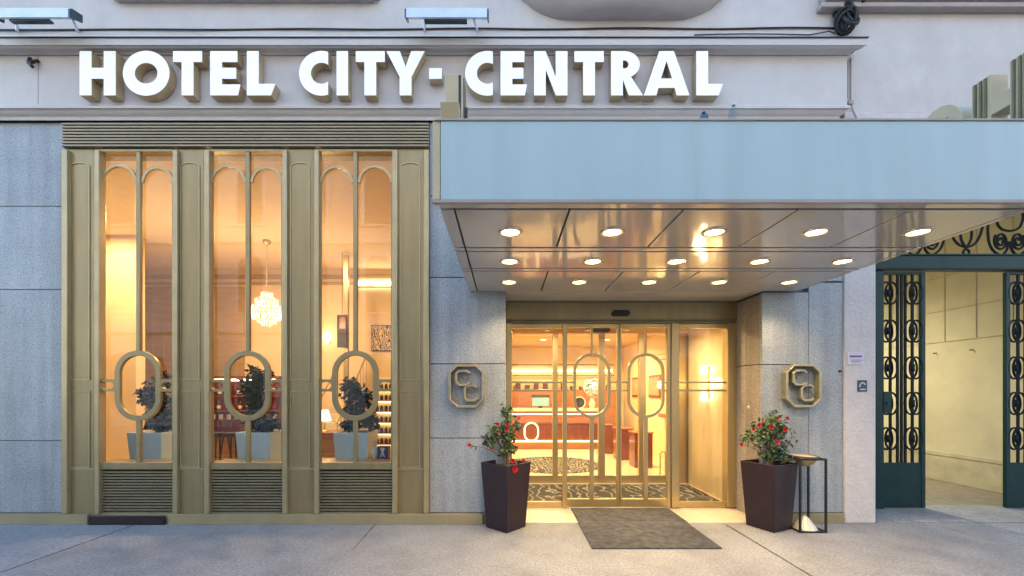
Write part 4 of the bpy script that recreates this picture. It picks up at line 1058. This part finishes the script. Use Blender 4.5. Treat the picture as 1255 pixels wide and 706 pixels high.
# staircase at the back right of the lounge
T = thing('staircase', 'lit staircase with handrail at the back behind the right window', 'staircase', (X(395, 3.6), 3.6, .1))
for k in range(9):
    q = MB(); q.box(X(380, 3.4) - .0, X(417, 3.4), 3.2 + k*.2, 3.2 + (k+1)*.2, .10 + k*.17, .10 + k*.17 + .165); q.build('tread', M['in_floor'], T, bevel=.01)
q = MB(); 
q.tube([(X(417, 3.4), 3.2, 1.0), (X(417, 3.4), 5.0, 2.5)], .022, 8); q.tube([(X(383, 3.4), 3.2, 1.0), (X(383, 3.4), 5.0, 2.5)], .022, 8)
for k in range(10): q.tube([(X(417, 3.4), 3.25 + k*.19, .2 + k*.16), (X(417, 3.4), 3.25 + k*.19, 1.03 + k*.16)], .009, 6)
q.build('handrail', M['brass'], T)
T = thing('wall_art', 'dark swirling abstract panel on the lounge wall behind the right window', 'artwork', (X(467, 5.1), 5.15, Z(428, 5.1)))
q = MB(); q.box(X(455, 5.1), X(484, 5.1), 5.13, 5.16, Z(429, 5.1), Z(399, 5.1)); q.build('panel', M['art'], T)
q = MB(); q.box(X(454, 5.1), X(485, 5.1), 5.1605, 5.198, Z(430, 5.1), Z(398, 5.1)); q.build('backing', M['dark_gap'], T)
T = thing('wall_frame', 'tall narrow dark framed panel near the staircase behind the right window', 'frame', (X(419, 3.95), 3.95, Z(425, 3.95)))
q = MB(); q.shape([rect(X(413.5, 3.95), X(425, 3.95), Z(426, 3.95), Z(386, 3.95)), rect(X(415, 3.95), X(423.5, 3.95), Z(403, 3.95), Z(388, 3.95))[::-1]], 3.93, 3.96); q.build('frame', M['dark_gap'], T)
q = MB(); q.box(X(415, 3.95), X(423.5, 3.95), 3.9605, 3.975, Z(424, 3.95), Z(388, 3.95)); q.build('panel', M['wood_dark'], T)
q = MB(); q.tube([(X(419, 3.95), 3.967, Z(386, 3.95)), (X(419, 3.95), 3.967, 4.655)], .006); q.build('hanger', M['black_metal'], T)
T = thing('cove_light', 'bright warm strip light high on the lounge wall behind the right window', 'strip light', (X(450, 5.1), 5.15, Z(348, 5.1)))
q = MB(); q.box(X(436, 5.1), X(500, 5.1), 5.06, 5.139, Z(351, 5.1), Z(345, 5.1)); q.build('tube', M['warm_bulb'], T)
q = MB(); q.box(X(434, 5.1), X(502, 5.1), 5.04, 5.139, Z(352.5, 5.1), Z(351, 5.1) - .0005); q.build('housing', M['brass'], T)
q = MB(); q.box(X(464, .5), X(477, .5), .44, .56, .70, .88)
T = q.build('tin_box', M['tin'], bevel=.006); tag(T, 'small dark blue tin at the lower right of the right window', 'tin')
q = MB(); xm = X(470.5, .5); q.shape([[(xm-.035, .74), (xm-.015, .74), (xm, .78), (xm+.015, .74), (xm+.035, .74), (xm+.012, .80), (xm+.03, .86), (xm-.03, .86), (xm-.012, .80)]], .437, .4395); q.build('mark', M['cream'], T)
q = MB(); q.lathe([(.001, 0), (.045, .003), (.06, .07), (.045, .15), (.025, .18), (.035, .21), (.03, .24), (.001, .25)], (X(459, .5), .5, .70), 18)
tag(q.build('ceramic_jar', M['cream']), 'cream ceramic jar beside the blue tin in the right window', 'jar')
q = MB(); q.box(X(388, .5), X(484, .5), .36, .64, .62, .699); tag(q.build('window_bench', M['wood_bar'], bevel=.006), 'low wooden ledge inside the right window under the jar', 'ledge')

# =====================================================================  lobby behind the entrance doors
RY = 6.4
def rx(px): return X(px, RY)
def rz_(py): return Z(py, RY)
T = thing('reception_desk', 'orange wood reception desk with lit edges and oval emblem behind the doors', 'reception desk', (rx(680), RY, .026))
q = MB(); q.box(.02, rx(738), RY, RY + .7, .03, rz_(541)); q.box(.02, rx(738), RY + .03, RY + .7, rz_(541) + .0005, rz_(504)); q.build('front_panel', M['wood'], T, bevel=.01)
q = MB(); q.box(.02, rx(740), RY - .05, RY - .0005, rz_(518.5), rz_(508)); q.build('apron', M['wood'], T)
q = MB(); q.box(.02, rx(736), RY + .012, RY + .0295, rz_(539), rz_(520)); q.build('inset_panel', M['wood_dark'], T)
q = MB(); q.box(.02, rx(741), RY - .08, RY + .75, rz_(504) + .0005, rz_(501)); q.build('countertop', M['cream'], T, bevel=.006)
q = MB(); q.box(.03, rx(737), RY - .03, RY + .01, rz_(541.5), rz_(540)); q.box(.03, rx(738), RY - .06, RY - .051, rz_(508), rz_(506.8)); q.build('light_strip', M['warm_strip'], T)
q = MB(); zc = rz_(529); q.shape([stadium(rx(651), zc, .205, .265, 16), stadium(rx(651), zc, .168, .228, 16)], RY - .08, RY - .052); q.build('oval_emblem', M['ring_glow'], T)
T = thing('monitor', 'pale blue screen standing on the reception desk', 'monitor', (rx(663), RY + .3, rz_(501)))
q = MB(); q.box(rx(653), rx(674), RY + .28, RY + .32, rz_(498), rz_(484)); q.build('panel', M['screen'], T, bevel=.006)
q = MB(); q.box(rx(652), rx(675), RY + .27, RY + .279, rz_(487), rz_(484)); q.build('top_edge', M['dark_gap'], T); q = MB(); q.box(rx(661), rx(666), RY + .29, RY + .31, rz_(500.9), rz_(498) - .0005); q.build('foot', M['black_metal'], T)
T = thing('flower_vase', 'white bouquet in a vase on the reception desk behind the sliding doors', 'vase', (rx(728), RY + .25, rz_(501)))
q = MB(); q.lathe([(.001, 0), (.07, .003), (.10, .14), (.05, .26), (.065, .30), (.05, .29)], (rx(728), RY + .25, rz_(501) + .001), 18); q.build('body', M['cream'], T)
q = MB(); rv = random.Random(9)
for k in range(240):
    d = Vector((rv.gauss(0, 1), rv.gauss(0, 1), rv.gauss(0, 1))).normalized(); leaf_geo(q, Vector((rx(728), RY + .25, rz_(501) + .58)) + d * rv.uniform(.08, .30), d, .09, rv, .8)
q.build('blossom', M['white_pot'], T, smooth=False)
T = thing('desk_clock', 'round black desk clock with pale ring on the reception desk', 'clock', (rx(711), RY + .12, rz_(501)))
q = MB(); q.shape([ellipse(rx(711), rz_(493.5), .15, .15, 24)], RY + .10, RY + .14); q.build('face', M['black_rubber'], T)
q = MB(); q.shape([ellipse(rx(711), rz_(493.5), .17, .17, 24), ellipse(rx(711), rz_(493.5), .145, .145, 24)[::-1]], RY + .08, RY + .099); q.build('ring', M['cream'], T)
q = MB(); q.box(rx(711) - .03, rx(711) + .03, RY + .09, RY + .15, rz_(501) + .001, rz_(497)); q.build('foot', M['black_rubber'], T)
for k, (yy_, z_, lab) in enumerate(((5.2, 1.75, 'framed brown picture nearer the doors on the lobby right wall'), (6.6, 1.75, 'framed brown picture deeper in the lobby on its right wall'))):
    T = thing('wall_picture', lab, 'picture', (3.69, yy_, z_), 'pictures on the lobby wall')
    q = MB(); q.box(3.66, 3.699, yy_ - .4, yy_ + .4, z_ - .28, z_ + .28); q.build('frame', M['wood_dark'], T, bevel=.01)
    q = MB(); q.box(3.650, 3.6595, yy_ - .34, yy_ + .34, z_ - .22, z_ + .22); q.build('panel', M['in_panel'], T)
LB = 7.9
T = thing('reception_shelf', 'red brown back counter with lit shelf on the lobby wall', 'shelving', (X(680, LB), LB, .026))
q = MB(); q.box(.0, X(752, LB), LB - .35, LB, .03, Z(478, LB)); q.build('cabinet', M['wood'], T)
q = MB(); q.box(.0, X(752, LB), LB - .10, LB, Z(461, LB), Z(459.5, LB)); q.box(.0, X(752, LB), LB - .10, LB, Z(448, LB), Z(446.5, LB)); q.build('shelf', M['wood_bar'], T)
q = MB(); q.box(.02, X(750, LB), LB - .05, LB - .01, Z(456, LB), Z(453, LB)); q.build('light_strip', M['warm_strip'], T)
q = MB()
for k in range(11): q.box(X(632 + k*11, LB), X(638 + k*11, LB), LB - .09, LB - .03, Z(478, LB) + .001, Z(478, LB) + .10 + .12*rnd.random())
q.build('key_rack', M['maroon'], T)
q = MB(); q.shape([ellipse(1.02, 4.0, 1.05, 1.05, 48)], .0275, .036, 'z'); tag(q.build('lobby_carpet', M['carpet']), 'round dark marbled carpet on the lobby floor', 'carpet')
q = MB(); q.box(.03, 3.10, .86, 2.0, .0275, .034); tag(q.build('vestibule_mat', M['carpet_mat']), 'black swirled mat between the outer and inner doors', 'mat')
ped = None
for i, (px0, px1, y) in enumerate(((778, 800, 3.58), (757, 776, 4.55), (738, 752, 5.6))):
    x0, x1 = X(px0, y), X(px1, y); lab = ('nearest red brown wooden pedestal along the lobby right side', 'middle red brown wooden pedestal along the lobby right side', 'farthest red brown wooden pedestal along the lobby right side')[i]
    T = thing('pedestal', lab, 'pedestal', ((x0 + x1)/2, y, .026), 'wooden pedestals in the lobby')
    q = MB(); q.box(x0, x1, y, y + .4, .03, .74); q.build('body', M['wood_dark'], T, bevel=.006)
    q = MB(); q.box(x0 - .02, x1 + .02, y - .02, y + .42, .7405, .77); q.build('top', M['wood'], T, bevel=.004)
q = MB(); q.box(3.55, 3.698, 2.6, 4.6, 1.02, 1.12); tag(q.build('wall_ledge', M['wood'], bevel=.01), 'orange wooden ledge along the lobby right wall', 'ledge')
T = thing('grab_rail', 'slim brass hoop rail standing on the lobby floor beside the doors', 'rail', (X(812, 2.6), 2.6, .026))
q = MB(); q.tube([(X(809, 2.6), 2.6, .027), (X(809, 2.6), 2.6, .46), (X(810.5, 2.6), 2.6, .5), (X(814, 2.6), 2.6, .5), (X(815.5, 2.6), 2.6, .46), (X(815.5, 2.6), 2.6, .027)], .013); q.build('hoop', M['brass'], T)
T = thing('wall_sconce', 'glowing double wall sconce on the vestibule marble wall', 'wall lamp', (3.14, 1.36, 1.75))
q = MB(); q.box(3.118, 3.141, 1.32, 1.40, 1.50, 2.0); q.build('back_plate', M['brass'], T, bevel=.006)
for z in (1.95, 1.53):
    q = MB(); q.lathe([(.001, -.07), (.04, -.06), (.055, 0), (.04, .06), (.001, .07)], (3.075, 1.36, z), 16); q.build('shade', M['warm_bulb'], T)
lamp('sconce_light', 'POINT', (3.0, 1.36, 1.75), 7, (1, .66, .30), T, .08)
T = thing('truss_lamp', 'dark bracket lamp high on the lobby right wall', 'wall lamp', (3.6, 4.2, 2.45))
q = MB(); q.bar((3.69, 3.2, 2.35), (3.55, 4.6, 2.35), .02); q.bar((3.69, 3.2, 2.47), (3.55, 4.6, 2.47), .02); q.build('bracket', M['wood_dark'], T); q = MB(); q.box(3.5, 3.69, 3.7, 3.85, 2.33, 2.5); q.build('shade', M['wood_dark'], T)
ll = 0
for (x, y, z, e, w) in ((.75, 1.35, 2.775, 26, 'left in the vestibule'), (2.3, 1.35, 2.775, 26, 'right in the vestibule'), (.9, 3.6, 3.015, 62, 'front left in the lobby'), (2.6, 3.6, 3.015, 62, 'front right in the lobby'), (1.0, 6.0, 3.015, 62, 'rear left in the lobby'), (2.7, 6.0, 3.015, 62, 'rear right in the lobby')):
    T = thing('lobby_downlight', 'round ceiling downlight %s' % w, 'downlight', (x, y, z), 'lobby ceiling downlights')
    q = MB(); q.lathe([(.085, .003), (.09, -.014), (.11, -.012), (.115, .003)], (x, y, z), 24); q.build('trim_ring', M['brass'], T)
    q = MB(); q.lathe([(.001, -.008), (.084, -.006)], (x, y, z), 24); q.build('lamp_disc', M['lamp'], T)
    lamp('lobby_light', 'SPOT', (x, y, z - .03), e * 3.0, (1, .76, .38), T, .09, spot=165, blend=.6)
# passage lamp
T = thing('passage_lamp', 'round ceiling lamp inside the cream gateway passage', 'ceiling lamp', (5.5, 3.6, 4.555))
q = MB(); q.lathe([(.16, .0), (.17, -.06), (.15, -.07)], (5.5, 3.6, 4.555), 24); q.build('rim', M['black_metal'], T)
q = MB(); q.lathe([(.149, -.065), (.12, -.11), (.001, -.13)], (5.5, 3.6, 4.555), 24); q.build('shade', M['lamp'], T)
lamp('passage_light', 'SPOT', (5.5, 3.6, 4.3), 430, (1, .90, .60), T, .2, spot=150, blend=1.0)

# =====================================================================  opposite side of the street (seen only in reflections)
FB = thing('opposite_building', 'pale building across the street mirrored faintly in the tall windows', 'building', (0, -14.5, 0))
q = MB(); q.box(-26, 26, -16.5, -14.5, 0, 13.4); q.build('wall', M['far_wall'], FB)
q = MB(); q.box(-26, 26, -14.49, -14.0, 13.0, 13.5); q.box(-26, 26, -14.49, -14.3, 4.4, 4.7); q.box(-26, 26, -14.49, -14.35, 8.6, 8.85); q.build('cornice', M['band'], FB)
q = MB(); w2 = MB()
for i in range(-8, 9):
    for z0, z1 in ((.8, 3.4), (5.4, 8.0), (9.5, 12.1)):
        x = i * 3.0
        loop = [(x - .6, z0), (x + .6, z0)] + arc(x, z1 - .4, .6, .4, 0, 180, 10)
        q.shape([loop], -14.46, -14.499); w2.shape([[(x - .78, z0 - .1), (x + .78, z0 - .1)] + arc(x, z1 - .4, .78, .6, 0, 180, 10), [(x - .6, z0), (x + .6, z0)] + arc(x, z1 - .4, .6, .4, 0, 180, 10)], -14.36, -14.498)
q.build('window', M['far_glass'], FB); w2.build('window_surround', M['band'], FB)

# =====================================================================  sky, sun, camera, render
w = bpy.data.worlds.new('World'); S.world = w; w.use_nodes = True
nt = w.node_tree; bg = nt.nodes['Background']
sky = nt.nodes.new('ShaderNodeTexSky'); sky.sky_type = 'NISHITA'; sky.sun_disc = False
sky.sun_elevation = R(22); sky.sun_rotation = R(20); sky.air_density = 1.0; sky.dust_density = .6; sky.ozone_density = 3.0
tint = nt.nodes.new('ShaderNodeMix'); tint.data_type = 'RGBA'; tint.blend_type = 'MULTIPLY'; tint.inputs['Factor'].default_value = 1
tint.inputs['B'].default_value = (1.0, .965, .90, 1)
nt.links.new(sky.outputs['Color'], tint.inputs['A']); nt.links.new(tint.outputs['Result'], bg.inputs['Color']); bg.inputs['Strength'].default_value = .15
sl = bpy.data.lights.new('sun', 'SUN'); sl.energy = .22; sl.angle = R(12); sl.color = (1, .93, .86)
so_ = bpy.data.objects.new('sun', sl); C.objects.link(so_); so_.rotation_euler = (R(-68), 0, R(-20))
cam = bpy.data.cameras.new('camera'); co = bpy.data.objects.new('camera', cam); C.objects.link(co)
co.location = (0, -D, EYE); co.rotation_euler = (R(90), 0, 0)
cam.sensor_width = 36; cam.lens = 36 * F / 1255; cam.shift_x = 7.5 / 1255; cam.shift_y = 128 / 1255
cam.clip_start = .05; cam.clip_end = 500
S.camera = co
S.view_settings.view_transform = 'Standard'; S.view_settings.look = 'None'; S.view_settings.exposure = 2.92; S.view_settings.gamma = 1
S.render.engine = 'CYCLES'
cy = S.cycles
cy.use_denoising = True
cy.max_bounces = 10; cy.transparent_max_bounces = 24; cy.diffuse_bounces = 5; cy.glossy_bounces = 4; cy.sample_clamp_indirect = 6
cy.caustics_reflective = False; cy.caustics_refractive = False
for o in bpy.data.objects:
    if '_world' in o: del o['_world']
